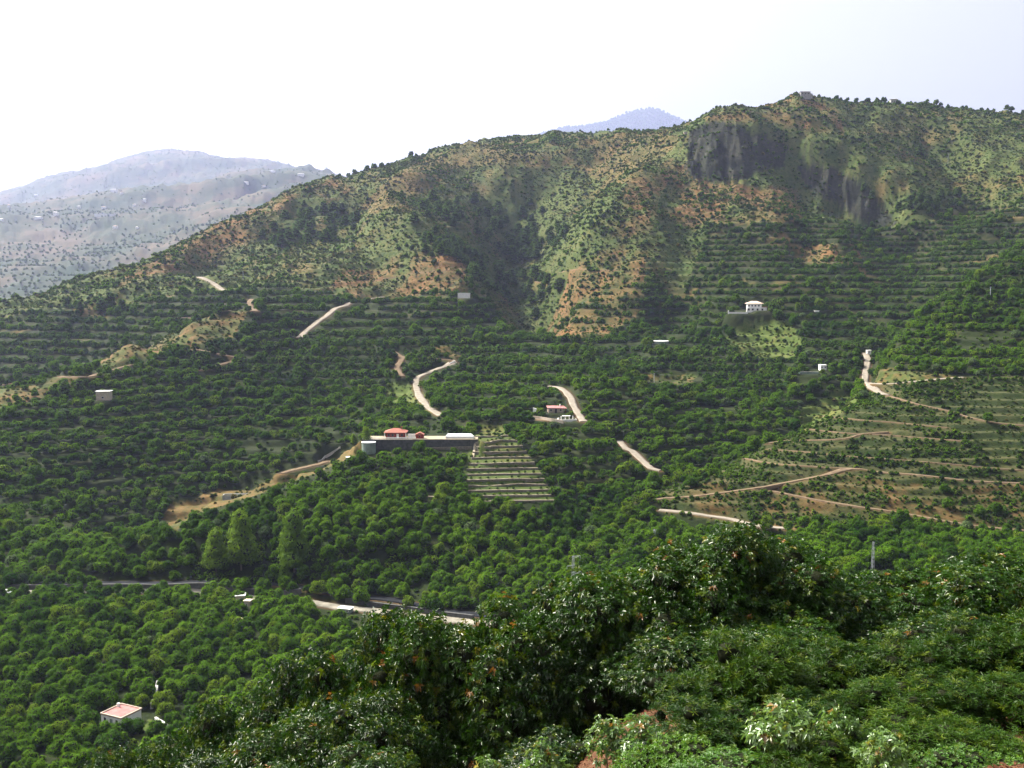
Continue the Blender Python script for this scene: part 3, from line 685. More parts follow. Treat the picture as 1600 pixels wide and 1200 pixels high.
def sprays(name, kind, w, h0, h, nw, per, ll, lw, mat, seed, droop=.5, flush=.1, up=.4, inner=.3, flushcol=((.21,.085,.02),(.17,.15,.015)), csc=.7):
    """near crown built leaf by leaf: whorls of long folded leaves at twig tips"""
    r = np.random.default_rng(seed); bl = blobs(kind, r, w, h0, h); C, Nr, d = crown_points(bl, nw, r, inner)
    ax = d+np.array([0,0,up])+r.normal(size=d.shape)*.25; ax, T, B = basis(ax, r)
    V, Fc, Cc = [], [], []; n = nw*per; ph = (np.arange(per)*2.4)[None,:]+r.random((nw,1))*6.28; el = .15+.75*r.random((nw, per))
    dirs = ax[:,None,:]*np.sin(el)[...,None]+(T[:,None,:]*np.cos(ph)[...,None]+B[:,None,:]*np.sin(ph)[...,None])*np.cos(el)[...,None]
    ln = ll*(.65+.6*r.random((nw, per, 1))); base = C[:,None,:]+ax[:,None,:]*(r.random((nw, per, 1))-.5)*ll*1.0
    mid = base+dirs*ln*.5; tip = base+dirs*ln+np.array([0,0,-1])*ln*droop*(.4+.8*r.random((nw, per, 1)))
    side = np.cross(dirs, ax[:,None,:]+r.normal(size=dirs.shape)*.3); side /= np.linalg.norm(side, axis=2)[...,None]+1e-9
    nrm = np.cross(side, dirs); wd = lw*(.7+.5*r.random((nw, per, 1)))
    q = np.stack([base, mid+side*wd*.5+nrm*wd*.15, tip, mid-side*wd*.5+nrm*wd*.15], 2).reshape(-1, 3)
    b_ = np.arange(n)[:,None]*4; Fc = np.concatenate([b_+np.array([0,1,2]), b_+np.array([0,2,3])], 1).reshape(-1, 3)
    top = (C[:,2]-h0)/(h-h0); fl = (r.random(nw) < flush*np.clip(top*2-.4, 0, 1.6)) & (np.linalg.norm(d*np.array([1,1,.6]), axis=1) > .5)
    pick = r.random(nw); col = np.where(pick[:,None] < .45, flushcol[0], flushcol[1])*(.7+.6*r.random((nw,1)))
    ye = (r.random(nw) < .22*np.clip(top*1.6, 0, 1)) & ~fl; col = np.where(ye[:,None], np.array([.085,.125,.006])*(.6+.6*r.random((nw,1))), col)
    cc = np.concatenate([col, (fl*(.5+.4*r.random(nw))+ye*(.4+.5*r.random(nw)))[:,None]], 1); cc = np.repeat(cc, per*4, 0)
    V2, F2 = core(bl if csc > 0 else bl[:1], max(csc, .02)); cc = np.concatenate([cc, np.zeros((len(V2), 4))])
    me = npmesh(name, np.concatenate([q, V2]), np.concatenate([Fc, F2+len(q)]), 3, mat, False, {'flush': cc}); me.materials.append(M['twig_shade']); me.polygons.foreach_set('material_index', np.concatenate([np.zeros(len(Fc)), np.ones(len(F2))]).astype(np.int32)); return me, bl
print('mats', round(time.time()-_t0, 1))
# ------------------------------------------------------------------ tree and shrub kinds
def kit(name, kind, w, h0, h, n, size, mat, seeds, tr, asp=.7, csc=.8, inner=.12, barkr=.16):
    out = []
    for s_ in seeds:
        me, bl = crown_mesh(name+'_crown', kind, w, h0, h, n, size, M[mat], s_, asp, csc, inner)
        out.append((me, trunk_mesh(name+'_trunk', bl, h0, barkr, M['bark'], s_) if tr else None))
    return out
K = {}
K['near'] = kit('orchard_tree', 'lumpy', 6.2, .5, 4.9, 3200, .36, 'mango', (1,2,3,4,5), True)
K['mid'] = kit('orchard_tree_b', 'lumpy', 6.0, .4, 4.6, 900, .55, 'mango', (11,12,13,14), False)
K['far'] = kit('orchard_tree_c', 'lumpy', 5.6, .3, 4.3, 330, .85, 'avocado_far', (21,22,23,24), False, csc=.85)
K['pine'] = kit('pine_tree', 'tall', 10.0, 1.2, 12.5, 1100, .85, 'pine', (31,32,33), True, asp=.5, csc=.78, barkr=.28)
K['pale'] = kit('pale_tree', 'tall', 9.0, 1.0, 14.5, 5200, .60, 'palepine', (36,37), True, asp=.6, csc=.55, barkr=.3)
K['bush'] = kit('bush', 'round', 2.4, -.2, 1.5, 120, .50, 'scrub', (41,42,43), False, csc=.75)
K['bushgreen'] = kit('bush_green', 'round', 2.4, -.2, 1.7, 160, .45, 'mango', (44,45,46), False, csc=.75)
K['big'] = kit('broad_tree', 'lumpy', 9.0, .8, 7.5, 3200, .50, 'mango', (51,52,53), True, barkr=.25)
K['grey'] = kit('grey_tree', 'round', 5.0, .5, 4.6, 1800, .42, 'grey', (56,57), True)
K['grass'] = kit('grass_tuft', 'round', 1.6, -.2, .6, 46, .5, 'scrub', (61,62), False, asp=.3, csc=.5)
VISM = np.maximum.accumulate(Z/GY, axis=0)
def interp2(A, x, y):
    a = x/y; fi = np.interp(np.log(y), LX, np.arange(ND)); fj = np.interp(a, AX, np.arange(NA)); i = np.clip(fi.astype(int), 0, ND-1); j = np.clip(np.round(fj).astype(int), 0, NA-1); return A[i, j]
def scatter(sp, D0, D1, amax=.60, seed=0):
    r = np.random.default_rng(seed); xs = np.arange(-amax*D1, amax*D1, sp); ys = np.arange(D0, D1, sp)
    X, Y = np.meshgrid(xs, ys); X = X+(r.random(X.shape)-.5)*sp*.95; Y = Y+(r.random(X.shape)-.5)*sp*.95
    m = np.abs(X) < amax*Y; X, Y = X[m], Y[m]; z = gridz(X, Y)
    v = (z+11)/Y+.004 > interp2(VISM, X, Y*.975); X, Y, z = X[v], Y[v], z[v]
    px, py = as2pix(X/Y, z/Y); return X, Y, z, px, py
def thin(X, Y, dmin, order=None):
    """keep points at least dmin apart (array per point)"""
    cell = 6.0; G = {}; keep = []; idx = range(len(X)) if order is None else order
    for i in idx:
        x, y, d = X[i], Y[i], dmin[i]; cx, cy = int(x//cell), int(y//cell); R = int(d//cell)+1; ok = True
        for u in range(cx-R, cx+R+1):
            for v in range(cy-R, cy+R+1):
                for (a, b) in G.get((u, v), ()):
                    if (a-x)**2+(b-y)**2 < d*d: ok = False; break
                if not ok: break
            if not ok: break
        if ok: G.setdefault((cx, cy), []).append((x, y)); keep.append(i)
    return np.array(keep, int)
ROADF = ROADMASK
CLEAR = [(x, y, R*1.0) for (x, y, z), (_, _, R, _) in zip(PADP, PADS)]
def clear(X, Y, extra=0):
    ok = interp2(ROADF, X, Y) < .35
    if extra >= 0:
        for t_ in (3, 6, 9, 12, 15): ok &= interp2(ROADV, X*(1+t_/Y), Y+t_) < np.random.default_rng(t_).random(len(X))*.5+.5
    for k_, (cx, cy, R) in enumerate(CLEAR):
        ok &= np.hypot(X-cx, Y-cy) > R*.95+extra
        if k_ > 3 and k_ != 11: ok &= ~((np.abs(X-cx*Y/cy) < R*.8) & (Y > cy-R-9) & (Y < cy))
    return ok
ORD = ['first','second','third','fourth','fifth','sixth','seventh','eighth','ninth','tenth','eleventh','twelfth','thirteenth','fourteenth','fifteenth','sixteenth','seventeenth','eighteenth','nineteenth','twentieth']
def ordn(i):
    if i < 20: return ORD[i]
    t = ('twenty','thirty','forty','fifty','sixty')[(i+1)//10-2]; u = (i+1) % 10; return t+('-'+ORD[u-1] if u else ('-last' if False else '')) if u else {'twenty':'twentieth','thirty':'thirtieth','forty':'fortieth','fifty':'fiftieth','sixty':'sixtieth'}[t]
def rowplace(px, py, band):
    """place in the picture: row counted from the nearest, order from the left"""
    px = np.asarray(px); rows = ((np.max(py)-np.asarray(py))//band).astype(int); u = {v: i for i, v in enumerate(sorted(set(rows)))}; out = [None]*len(px)
    for v in u:
        k = np.nonzero(rows == v)[0]; k = k[np.argsort(px[k])]
        for n, q in enumerate(k): out[q] = (ordn(n), ordn(u[v]))
    return out
# ---- orchard trees
X, Y, z, px, py = scatter(2.3, 222, 1130, seed=1)
r = np.random.default_rng(5); o_ = interp2(orch_m, X, Y); td = interp2(TREAD, X, Y); nz = fbm(X/60, Y/60, 3, 77); nb = fbm(X/16, Y/16, 2, 78)
flat = (Y < 440); inC = interp2(mCl.astype(float), X, Y) > .5
ok = clear(X, Y) & (interp2(PYR.astype(float), X, Y) < .5) & (interp2(PYR.astype(float), X*(1+7/Y), Y+7) < .5) & ~inC & (o_ > .6)
ok &= np.where(flat, True, (td > .2) | (r.random(len(X)) < np.where(Y > 760, .02, .05))) & (nb > .22)
# bare slope patches in the left ravine and the spur foot
ok &= ~(inpoly(px, py, [(330,850),(480,855),(640,855),(640,905),(420,905),(330,900)]) & (r.random(len(X)) < .6))
ok &= ~(inpoly(px, py, [(1005,580),(1095,585),(1100,606),(1010,606)]) & (Y < 760))
ok &= ~(inpoly(px, py, [(440,690),(520,660),(560,640),(580,680),(500,700),(440,730),(400,745)]) & (Y > 430) & (r.random(len(X)) < .35))
ok &= ~(inpoly(px, py, [(1490,525),(1580,525),(1580,545),(1490,545)]))
ok &= r.random(len(X)) < (.995-.35*sstep(.60, .74, nz)*(Y > 430))
ok &= ~inpoly(px, py, [(255,838),(262,800),(345,765),(430,735),(500,705),(560,688),(590,700),(510,745),(405,787),(305,815),(275,845)])
ok &= ~(np.hypot(X-float(pix2as(578,702)[0])*(YW-4), Y-(YW-6)) < 8)
ok &= ~((X > _xl) & (X < _xr) & (Y > YW-7) & (Y < YW+13))
X, Y, z, px, py = X[ok], Y[ok], z[ok], px[ok], py[ok]
sz = np.where(Y < 430, 1.02, np.where(inpoly(px, py, [(1110,345),(1260,345),(1420,360),(1520,320),(1700,320),(1600,400),(1400,480),(1060,470)]),   .84, .86))*(.66+.62*r.random(len(X)))
dark = fbm(X/40, Y/40, 2, 91) > .55; sz = np.where(dark & (Y > 450) & (Y < 800), sz*1.22, sz)
k = thin(X, Y, np.where(Y > 760, 3.3, 3.8)*sz*np.where(Y > 800, .98, 1.0)+.1, np.argsort(r.random(len(X))))
X, Y, z, px, py, sz = X[k], Y[k], z[k], px[k], py[k], sz[k]
print('orchard', len(X), round(time.time()-_t0, 1))
INF = (px > -20) & (px < 1620) & (py < 1215)
# things in front of the valley trees hide them: only those the photo shows may be individuals
FGLINE = [(-50,1300),(120,1215),(210,1175),(300,1125),(460,1050),(620,995),(850,935),(1000,905),(1090,850),(1250,870),(1330,900),(1500,885),(1700,880)]
seen = INF & (py-14 < np.interp(px, [p[0] for p in FGLINE], [p[1] for p in FGLINE])) & (z/Y >= interp2(VISM, X, Y*.985)-.004)
score = np.where(seen, sz/Y, 0); ind = np.argsort(-score)[:285]; isind = np.zeros(len(X), bool); isind[ind] = True
def place(kit_, i_, loc, sc, rz, base, label, cat, group, crown='crown', parts=True):
    cm, tm = K[kit_][i_ % len(K[kit_])]; sc = (sc, sc, sc) if isinstance(sc, (int, float)) else sc
    if parts and tm is not None:
        e = empty(base, loc, rz, label=label, cat=cat, group=group); e.scale = sc
        link(bpy.data.objects.new(crown, cm), e); link(bpy.data.objects.new('trunk', tm), e); return e
    o = link(bpy.data.objects.new(base, cm)); o.location = loc; o.rotation_euler = (0, 0, rz); o.scale = sc; tag(o, label, cat, group); return o
def zone(px, py):
    if py > 1060 and px < 150: return 'at the bottom left corner, beyond the pink-roofed farmhouse wall'
    if px < 330 and py > 1085: return 'close around the pink-roofed farmhouse'
    if py < 985 and px < 720: return 'along the pale gravel river bed'
    if px < 245: return 'on the valley floor between farmhouse and river bed'
    if px < 480: return 'on the valley floor east of the stone channel'
    return 'on the valley floor just beyond the avocado canopy'
RP = rowplace(px[ind], py[ind], 15)
for n_, q in enumerate(ind):
    v = r.integers(0, 5); zn = zone(px[q], py[q]-10); hue = 'small round' if sz[q] < .9 else ('broad spreading' if sz[q] > 1.1 else 'dense green')
    place('near', int(v), (X[q], Y[q], z[q]), (sz[q], sz[q]*(.92+.16*r.random()), sz[q]*(.85+.3*r.random())), r.random()*6.28, 'orchard_tree',
          f'{hue} valley orchard tree, {RP[n_][0]} from the left in the {RP[n_][1]} row up', 'tree', f'orchard trees {zn}')
# ---- mass planting: one object per mass
def gn_group(protos):
    g = bpy.data.node_groups.new('planting', 'GeometryNodeTree'); g.interface.new_socket('Geometry', in_out='INPUT', socket_type='NodeSocketGeometry'); g.interface.new_socket('Geometry', in_out='OUTPUT', socket_type='NodeSocketGeometry')
    gi = g.nodes.new('NodeGroupInput'); go = g.nodes.new('NodeGroupOutput'); jn = g.nodes.new('GeometryNodeJoinGeometry')
    for p in protos:
        oi = g.nodes.new('GeometryNodeObjectInfo'); oi.inputs[0].default_value = p; oi.inputs['As Instance'].default_value = True; g.links.new(oi.outputs['Geometry'], jn.inputs[0])
    ip = g.nodes.new('GeometryNodeInstanceOnPoints'); g.links.new(gi.outputs[0], ip.inputs['Points']); g.links.new(jn.outputs[0], ip.inputs['Instance']); ip.inputs['Pick Instance'].default_value = True
    def at(nm, ty):
        a = g.nodes.new('GeometryNodeInputNamedAttribute'); a.data_type = ty; a.inputs[0].default_value = nm; return a.outputs[0]
    g.links.new(at('idx', 'INT'), ip.inputs['Instance Index']); g.links.new(at('rot', 'FLOAT_VECTOR'), ip.inputs['Rotation']); g.links.new(at('scl', 'FLOAT_VECTOR'), ip.inputs['Scale'])
    g.links.new(ip.outputs[0], go.inputs[0]); return g
PROTO = {}
def mass(name, kit_, X, Y, z, sc, label, zs=None, tilt=0.0, sink=0.0):
    if len(X) == 0: return
    if kit_ not in PROTO:
        PROTO[kit_] = []
        for cm, tm in K[kit_]: PROTO[kit_].append(bpy.data.objects.new(kit_+'_plant', cm))
    r = np.random.default_rng(len(X)); n = len(X); me = bpy.data.meshes.new(name); me.vertices.add(n)
    me.vertices.foreach_set('co', np.stack([X, Y, z-sink], 1).astype(np.float32).ravel())
    a = me.attributes.new('idx', 'INT', 'POINT'); a.data.foreach_set('value', r.integers(0, len(K[kit_]), n).astype(np.int32))
    R_ = np.stack([(r.random(n)-.5)*tilt, (r.random(n)-.5)*tilt, r.random(n)*6.28], 1).astype(np.float32)
    a = me.attributes.new('rot', 'FLOAT_VECTOR', 'POINT'); a.data.foreach_set('vector', R_.ravel())
    zs = np.ones(n) if zs is None else zs
    S_ = np.stack([sc*(.9+.2*r.random(n)), sc*(.9+.2*r.random(n)), sc*zs*(.85+.35*r.random(n))], 1).astype(np.float32)
    a = me.attributes.new('scl', 'FLOAT_VECTOR', 'POINT'); a.data.foreach_set('vector', S_.ravel())
    o = link(bpy.data.objects.new(name, me)); md = o.modifiers.new('planting', 'NODES'); md.node_group = gn_group(PROTO[kit_]); tag(o, label, kind='stuff'); return o
m = ~isind
mixq = np.random.default_rng(31).random(len(X)); odd = m & (mixq < .045) & (Y > 330); odd2 = m & (mixq > .985) & (Y > 330)
mass('mixed_dark_tree_foliage', 'big', X[odd], Y[odd], z[odd], .55+.5*np.random.default_rng(3).random(odd.sum()), 'larger dark trees mixed through the slope orchards')
mass('mixed_grey_tree_foliage', 'grey', X[odd2], Y[odd2], z[odd2], .7+.5*np.random.default_rng(4).random(odd2.sum()), 'silvery trees mixed through the slope orchards')
m = m & ~odd & ~odd2
for nm, kk, a, b, lb in (('valley_orchard_foliage','near',0,430,'dense orchard canopy filling the far side of the valley floor'),
                         ('orchard_slope_foliage','mid',430,660,'dense terraced orchards on the nearer slopes'),
                         ('upper_orchard_foliage','far',660,2000,'small orchard trees in rows on the distant slopes')):
    s_ = m & (Y >= a) & (Y < b); mass(nm, kk, X[s_], Y[s_], z[s_], sz[s_], lb)
OT = (X, Y)
# ---- scrub on the open hillsides
X, Y, z, px, py = scatter(3.3, 380, 1520, seed=2); r = np.random.default_rng(6)
o_ = interp2(orch_m, X, Y); d_ = interp2(dry_m, X, Y); g_ = interp2(grass_m, X, Y); n1 = fbm(X/30, Y/30, 3, 55)
inC = interp2(mCl.astype(float), X, Y) > .5; td = interp2(TREAD, X, Y)
p = np.where(Y > 880, .85, .5)*(1-o_)*sstep(.34, .60, n1+.10*(1-d_)); p = np.where(d_ > .5, np.where(Y < 800, .75, .6)*np.clip(p+.15, 0, 1), p); p = np.where(g_ > .5, .5*(interp2(TREAD, X, Y) < .3)+.08, p); p = p*np.where(td > .05, .30, 1.35); p = np.where(inC, 0, p)
ok = clear(X, Y) & (r.random(len(X)) < p) & (o_ < .6)
Xs, Ys, zs = X[ok], Y[ok], z[ok]; sc = (.45+1.15*r.random(ok.sum())**2.2)*np.where(Ys > 900, 1.15, .9)
gm = fbm(Xs/50, Ys/50, 3, 59)+.2*(r.random(len(Xs))-.5) > .52
mass('hillside_scrub_foliage', 'bush', Xs[~gm], Ys[~gm], zs[~gm], sc[~gm], 'low olive scrub dotted over the dry hillsides', sink=.1)
mass('green_scrub_foliage', 'bushgreen', Xs[gm], Ys[gm], zs[gm], sc[gm]*1.15, 'darker green scrub thickets on the hillsides', sink=.1)
print('scrub', len(Xs), round(time.time()-_t0, 1))
X, Y, z, px, py = scatter(2.9, 520, 1420, seed=21); r = np.random.default_rng(22); o_ = interp2(orch_m, X, Y); rk = interp2(rock_shade_m, X, Y)
ok = (o_ < .5) & (interp2(ROADF, X, Y) < .3) & (interp2(mCl.astype(float), X, Y) < .5) & (rk < .5) & (r.random(len(X)) < .55)
mass('hillside_tuft_foliage', 'grass', X[ok], Y[ok], z[ok], .8+.9*r.random(ok.sum()), 'coarse grass tufts over the open hillsides'); print('tufts', ok.sum())
# right-hand terraced hill: low bushes in lines, weeds on banks
X, Y, z, px, py = scatter(1.55, 388, 600, seed=3); inC = interp2(mCl.astype(float), X, Y) > .5; td = interp2(TREAD, X, Y); r = np.random.default_rng(8)
dr = interp2(dry_m, X, Y); n1 = fbm(X/25, Y/18, 3, 57)
ok = inC & (interp2(ROADF, X, Y) < .2) & (r.random(len(X)) < np.where(td < .25, .9, .25)*np.where(dr > .3, .7, 1.0)*sstep(.24, .48, n1))
mass('terrace_bank_foliage', 'bushgreen', X[ok], Y[ok], z[ok], .40+.75*r.random(ok.sum())**2, 'low green bushes lining the terraces of the dry hillside', sink=.1)
ok2 = inC & ~ok & (interp2(ROADF, X, Y) < .2) & (r.random(len(X)) < .26)
mass('dry_weed_foliage', 'grass', X[ok2], Y[ok2], z[ok2], .5+.7*r.random(ok2.sum()), 'dry weeds and grass on the terraced hillside')
# valley and lower slope undergrowth
X, Y, z, px, py = scatter(2.6, 225, 470, seed=4); r = np.random.default_rng(9); ok = clear(X, Y, -1) & (interp2(mCl.astype(float), X, Y) < .5) & (r.random(len(X)) < .33) & (interp2(PYR.astype(float), X, Y) < .5) & (interp2(dry_m, X, Y) < .5)
mass('undergrowth_foliage', 'bushgreen', X[ok], Y[ok], z[ok], .35+.6*r.random(ok.sum()), 'undergrowth between the orchard trees', sink=.2)
X, Y, z, px, py = scatter(3.0, 440, 760, seed=24); r = np.random.default_rng(25); o_ = interp2(orch_m, X, Y); ok = clear(X, Y, -1) & (o_ > .6) & (interp2(mCl.astype(float), X, Y) < .5) & (interp2(PYR.astype(float), X, Y) < .5) & (r.random(len(X)) < .26)
mass('slope_undergrowth_foliage', 'bushgreen', X[ok], Y[ok], z[ok], .4+.75*r.random(ok.sum()), 'undergrowth and weeds between the slope orchard rows', sink=.2)
X, Y, z, px, py = scatter(2.2, 370, 400, seed=26); r = np.random.default_rng(27); ok = inpoly(px, py, ROCK_AND_SHADE[0][0]) & (r.random(len(X)) < .6)
mass('bank_thicket_foliage', 'bushgreen', X[ok], Y[ok], z[ok], .8+.9*r.random(ok.sum()), 'dark thicket covering the steep bank above the valley road', sink=.2)
# far mountain trees
X, Y, z, px, py = scatter(19, 2250, 8900, seed=12); r = np.random.default_rng(10); n1 = fbm(X/500, Y/500, 4, 58)
ok = (r.random(len(X)) < np.where(Y < 4200, .95*np.where(interp2(TREAD, X, Y) > .2, 1, .35), .15)*sstep(.24, .48, n1)); mass('far_mountain_foliage', 'far', X[ok], Y[ok], z[ok], .9+.8*r.random(ok.sum()), 'hazy trees on the far mountain'); print('far', ok.sum())
X, Y, z, px, py = scatter(42, 12900, 14100, seed=13); ok = (px > 780) & (px < 1150); mass('distant_peak_foliage', 'far', X[ok], Y[ok], z[ok], 4.5+3*np.random.default_rng(1).random(ok.sum()), 'woodland on the blue distant peak')
# ---- pines one by one
PINES = [([(636,352),(660,318),(712,308),(760,322),(800,330),(842,318),(850,345),(852,382),(810,400),(775,392),(740,372),(690,352),(655,362)],9.0,1.0,'pine tree in the upper gully grove','pines of the upper gully grove'),
 ([(775,392),(800,372),(832,360),(846,385),(838,410),(800,418)],9.5,1.1,'shaded pine at the gully neck','pines at the neck of the central gully'),
 ([(662,372),(680,362),(700,380),(735,395),(762,412),(740,425),(700,412),(665,405)],7.0,.72,'young pine above the white reservoir','young pines above the white reservoir'),
 ([(722,428),(760,418),(800,432),(850,430),(878,450),(882,480),(850,510),(820,495),(780,470),(740,455)],9.5,1.0,'pine tree in the lower central gully','pines of the lower central gully'),
 ([(390,386),(410,362),(440,340),(480,325),(530,318),(565,332),(555,360),(520,380),(470,385),(420,392)],10,1.0,'pine tree in the left ridge grove','pines of the left ridge grove'),
 ([(845,385),(862,360),(880,352),(885,372),(865,392)],7.5,.8,'pine tree on the red spur edge','pines on the red spur edge'),
 ([(1400,330),(1430,312),(1500,305),(1515,320),(1450,340)],8.0,.75,'pale tree below the rocky gully','pale trees below the rocky gully')]
X, Y, z, px, py = scatter(2.8, 800, 1300, seed=14); r = np.random.default_rng(15); npine = 0
for poly, sp, sc, lb, gr in PINES:
    m = inpoly(px, py+3, poly); xi, yi, zi = X[m], Y[m], z[m]
    if len(xi) == 0: continue
    k = thin(xi, yi, np.full(len(xi), sp*.92), np.argsort(r.random(len(xi))))
    k = k[:38]; RP = rowplace(px[m][k], py[m][k], 12)
    for n_, q in enumerate(k):
        s_ = sc*(.65+.5*r.random()); place('pine', int(r.integers(0, 3)), (xi[q], yi[q], zi[q]-.4), (s_*1.45, s_*1.45, s_*(.75+.4*r.random())), r.random()*6.28, 'pine_tree', f'{lb}, {RP[n_][0]} from left, {RP[n_][1]} row up', 'tree', gr); npine += 1
print('pines', npine, round(time.time()-_t0, 1))
# ---- single trees and bushes the photo picks out: (kit, px, py base, dmin, size, label, group, zscale)
SINGLE = [
 ('pale',460,893,378,1.45,'tall pale green poplar-like tree, taller of the two at the dark bank',None,1.15),
 ('pale',445,912,372,.62,'small yellow-green tree at the foot of the tall pale tree',None,.9),
 ('pale',377,888,378,1.45,'wide yellow-green tree below the square concrete tank',None,1.1),
 ('pale',338,892,378,1.15,'yellow-green tree at the left end of the dark bank',None,1.0),
 ('big',405,902,384,1.0,'dark broad tree between the two pale trees on the bank',None,1.3),
 ('big',300,905,380,1.0,'dark broad tree at the bottom of the bare spur',None,1.1),
 ('big',520,895,384,.9,'dark broad tree right of the tall pale tree on the bank',None,1.1),
 ('pale',590,885,384,.6,'olive green feathery tree on the dark bank',None,.8),
 ('grey',508,862,384,.9,'silvery bush on the dark bank below the spur orchard',None,1.0),
 ('pale',572,688,470,.62,'bright round tree left of the red-roofed house',None,.75),
 ('pale',553,694,460,.5,'small light green tree behind the round water tank',None,.8),
 ('big',1410,826,380,.92,'large dark tree alone beside the dirt track',None,1.25),
 ('big',1475,772,400,.62,'dark round bush on the dry hillside, upper of a close pair',None,1.0),
 ('big',1481,795,395,.58,'dark round bush on the dry hillside, lower of a close pair',None,1.0),
 ('big',1532,808,390,.62,'dark bush with long shadow, left of two near the track end',None,1.0),
 ('big',1556,804,390,.66,'dark bush with long shadow, right of two near the track end',None,1.1),
 ('big',1543,660,440,.66,'dark round tree alone high on the terraced hillside',None,1.0),
 ('big',1080,762,420,.8,'dark tree on the lower nose of the dry hill',None,.9),
 ('big',1137,722,430,.6,'dark shrub on the crest of the dry hill',None,.9),
 ('pine',173,487,820,1.5,'very large dark tree on the left slope, tallest of its clump',None,.95),
 ('pine',158,490,820,1.3,'dark tree at left of the large clump on the left slope',None,.85),
 ('pine',190,489,820,1.2,'dark tree at right of the large clump on the left slope',None,.85),
 ('pine',105,482,820,1.0,'smaller dark tree standing left of the large clump',None,.8),
 ('pine',125,485,820,.8,'low dark tree between the big clump and the ridge end',None,.8),
 ('pine',124,619,560,.95,'tall dark tree on the left spur, right of a pair',None,.9),
 ('pine',100,619,560,.8,'dark tree on the left spur, left of a pair',None,.9),
 ('pine',378,582,600,.85,'pointed green tree beside the dirt track bend',None,1.0),
 ('pine',257,414,900,.7,'dark tree on the left ridge near the dirt track',None,.8),
 ('pine',276,420,900,.7,'dark low tree just right of the ridge dirt track',None,.7),
 ('pine',475,322,1000,.75,'dark tree high on the left ridge',None,.8),
 ('pine',484,300,1000,.7,'dark upright tree at the skyline shoulder of the left ridge',None,1.0),
 ('pine',650,450,850,.0,'',None,1.0),
 ('big',1220,166,1180,1.0,'dark round bush on the skyline left of the hilltop house',None,1.0),
 ('pine',1350,300,1100,.9,'large dark tree at the top of the shadowed gully',None,.9),
 ('pine',1437,245,1100,1.1,'dark green tree high on the right mountainside',None,1.0),
 ('pine',1362,312,1100,.9,'green tree on the edge of the rocky shadowed gully',None,.9),
 ('big',1425,425,760,1.1,'dark tree in the ravine behind the right-hand ridge',None,1.0),
 ('big',1412,412,760,1.0,'second dark tree in the ravine behind the right-hand ridge',None,1.0),
 ('big',1270,612,600,1.0,'dark tree below the green-stained tank',None,1.1),
 ('big',1240,622,600,1.1,'dark spreading tree in the grove below the green-stained tank',None,1.1),
 ('big',1210,640,590,1.1,'dark tree at the lower end of the grove below the tank',None,1.0),
 ('big',1320,612,560,.9,'grey-green tree on the crest left of the white hut track',None,1.0),
 ('big',1345,622,500,.9,'green tree at the crest beside the pale track junction',None,1.0),
 ('big',1120,530,690,1.1,'dark tree in the clump below the white villa, middle',None,1.2),
 ('big',1095,532,690,1.1,'dark tree in the clump below the white villa, left end',None,1.2),
 ('big',1142,528,690,1.0,'dark tree in the clump below the white villa, right end',None,1.2),
 ('big',1215,500,740,1.0,'dark tree right of the white villa',None,1.1),
 ('big',1240,512,740,1.1,'broad dark tree on the slope right of the white villa',None,1.1),
 ('big',723,775,410,.8,'dark tree at the lower left corner of the stone-walled terraces',None,1.0),
 ('grey',640,738,430,1.0,'round grey-green tree beside the left end of the stone terraces',None,1.0),
 ('big',205,932,340,.0,'',None,1.0),
 ('big',262,948,330,.75,'tall tree above the orchard beside the river bed',None,1.3),
 ('big',315,1010,290,.9,'dark rounded tree taller than the orchard around it',None,1.0),
 ('grey',235,1010,290,.8,'pale grey-green tree in the middle of the valley orchard',None,1.0),
 ('big',100,1185,225,.85,'dark broad tree left of the farmhouse garden',None,1.0),
 ('big',60,1150,235,.9,'dark broad tree in the lower left corner of the valley',None,1.1),
 ('grey',140,1150,235,.85,'grey-green tree in front of the farmhouse garden, left',None,1.0),
 ('grey',118,1190,232,.8,'grey-green tree lowest in the farmhouse garden',None,1.0),
 ('big',245,1150,242,.6,'dark tree in front of the farmhouse, right side',None,1.0),
 ('big',212,1145,248,.45,'dark shrub against the white farmhouse wall',None,1.0),
]
for kk, sx, sy, dm, s_, lb, gr, zs in SINGLE:
    if s_ <= 0: continue
    x, y, zz = hit(sx, sy, dm); place(kk, random.randrange(3), (x, y, zz-.2), (s_, s_, s_*zs), random.random()*6.28, 'pine_tree' if kk == 'pine' else 'broadleaf_tree' if kk == 'big' else 'pale_tree', lb, 'tree', gr)
# skyline rows
def crest(px_, d0, d1):
    a = float(pix2as(px_, 200)[0]); j = int(np.interp(a, AX, np.arange(NA))); i0, i1 = np.searchsorted(DX, [d0, d1]); i = i0+int(np.argmax(Z[i0:i1, j]/DX[i0:i1])); return a*DX[i], DX[i], float(Z[i, j])
rr = random.Random(5)
for i in range(13):
    x, y, zz = crest(906+i*14.5+rr.uniform(-3, 3), 1200, 1500); place('far', i, (x, y, zz), rr.uniform(.55, .9), rr.random()*6, 'skyline_tree', f'tiny tree on the saddle skyline below the blue peak, {ordn(i)} from the left', 'tree', 'row of small trees on the saddle skyline', parts=False)
for i in range(22):
    x, y, zz = crest(1300+i*14.2+rr.uniform(-6, 6), 1150, 1450); place('far', i, (x, y, zz-.3), rr.uniform(.8, 1.6), rr.random()*6, 'skyline_tree', f'small dark tree on the skyline right of the summit house, {ordn(i)} along', 'tree', 'small trees along the right skyline', parts=False)
for i in range(14):
    x, y, zz = crest([528,545,553,572,580,587,596,604,612,620,640,650,662,672][i]+rr.uniform(-2, 2), 1150, 1480); place('far', i, (x, y, zz-.3), rr.uniform(.7, 1.5), rr.random()*6, 'skyline_tree', f'small dark tree on the left shoulder of the skyline, {ordn(i)} from the left', 'tree', 'small trees along the left skyline', parts=False)
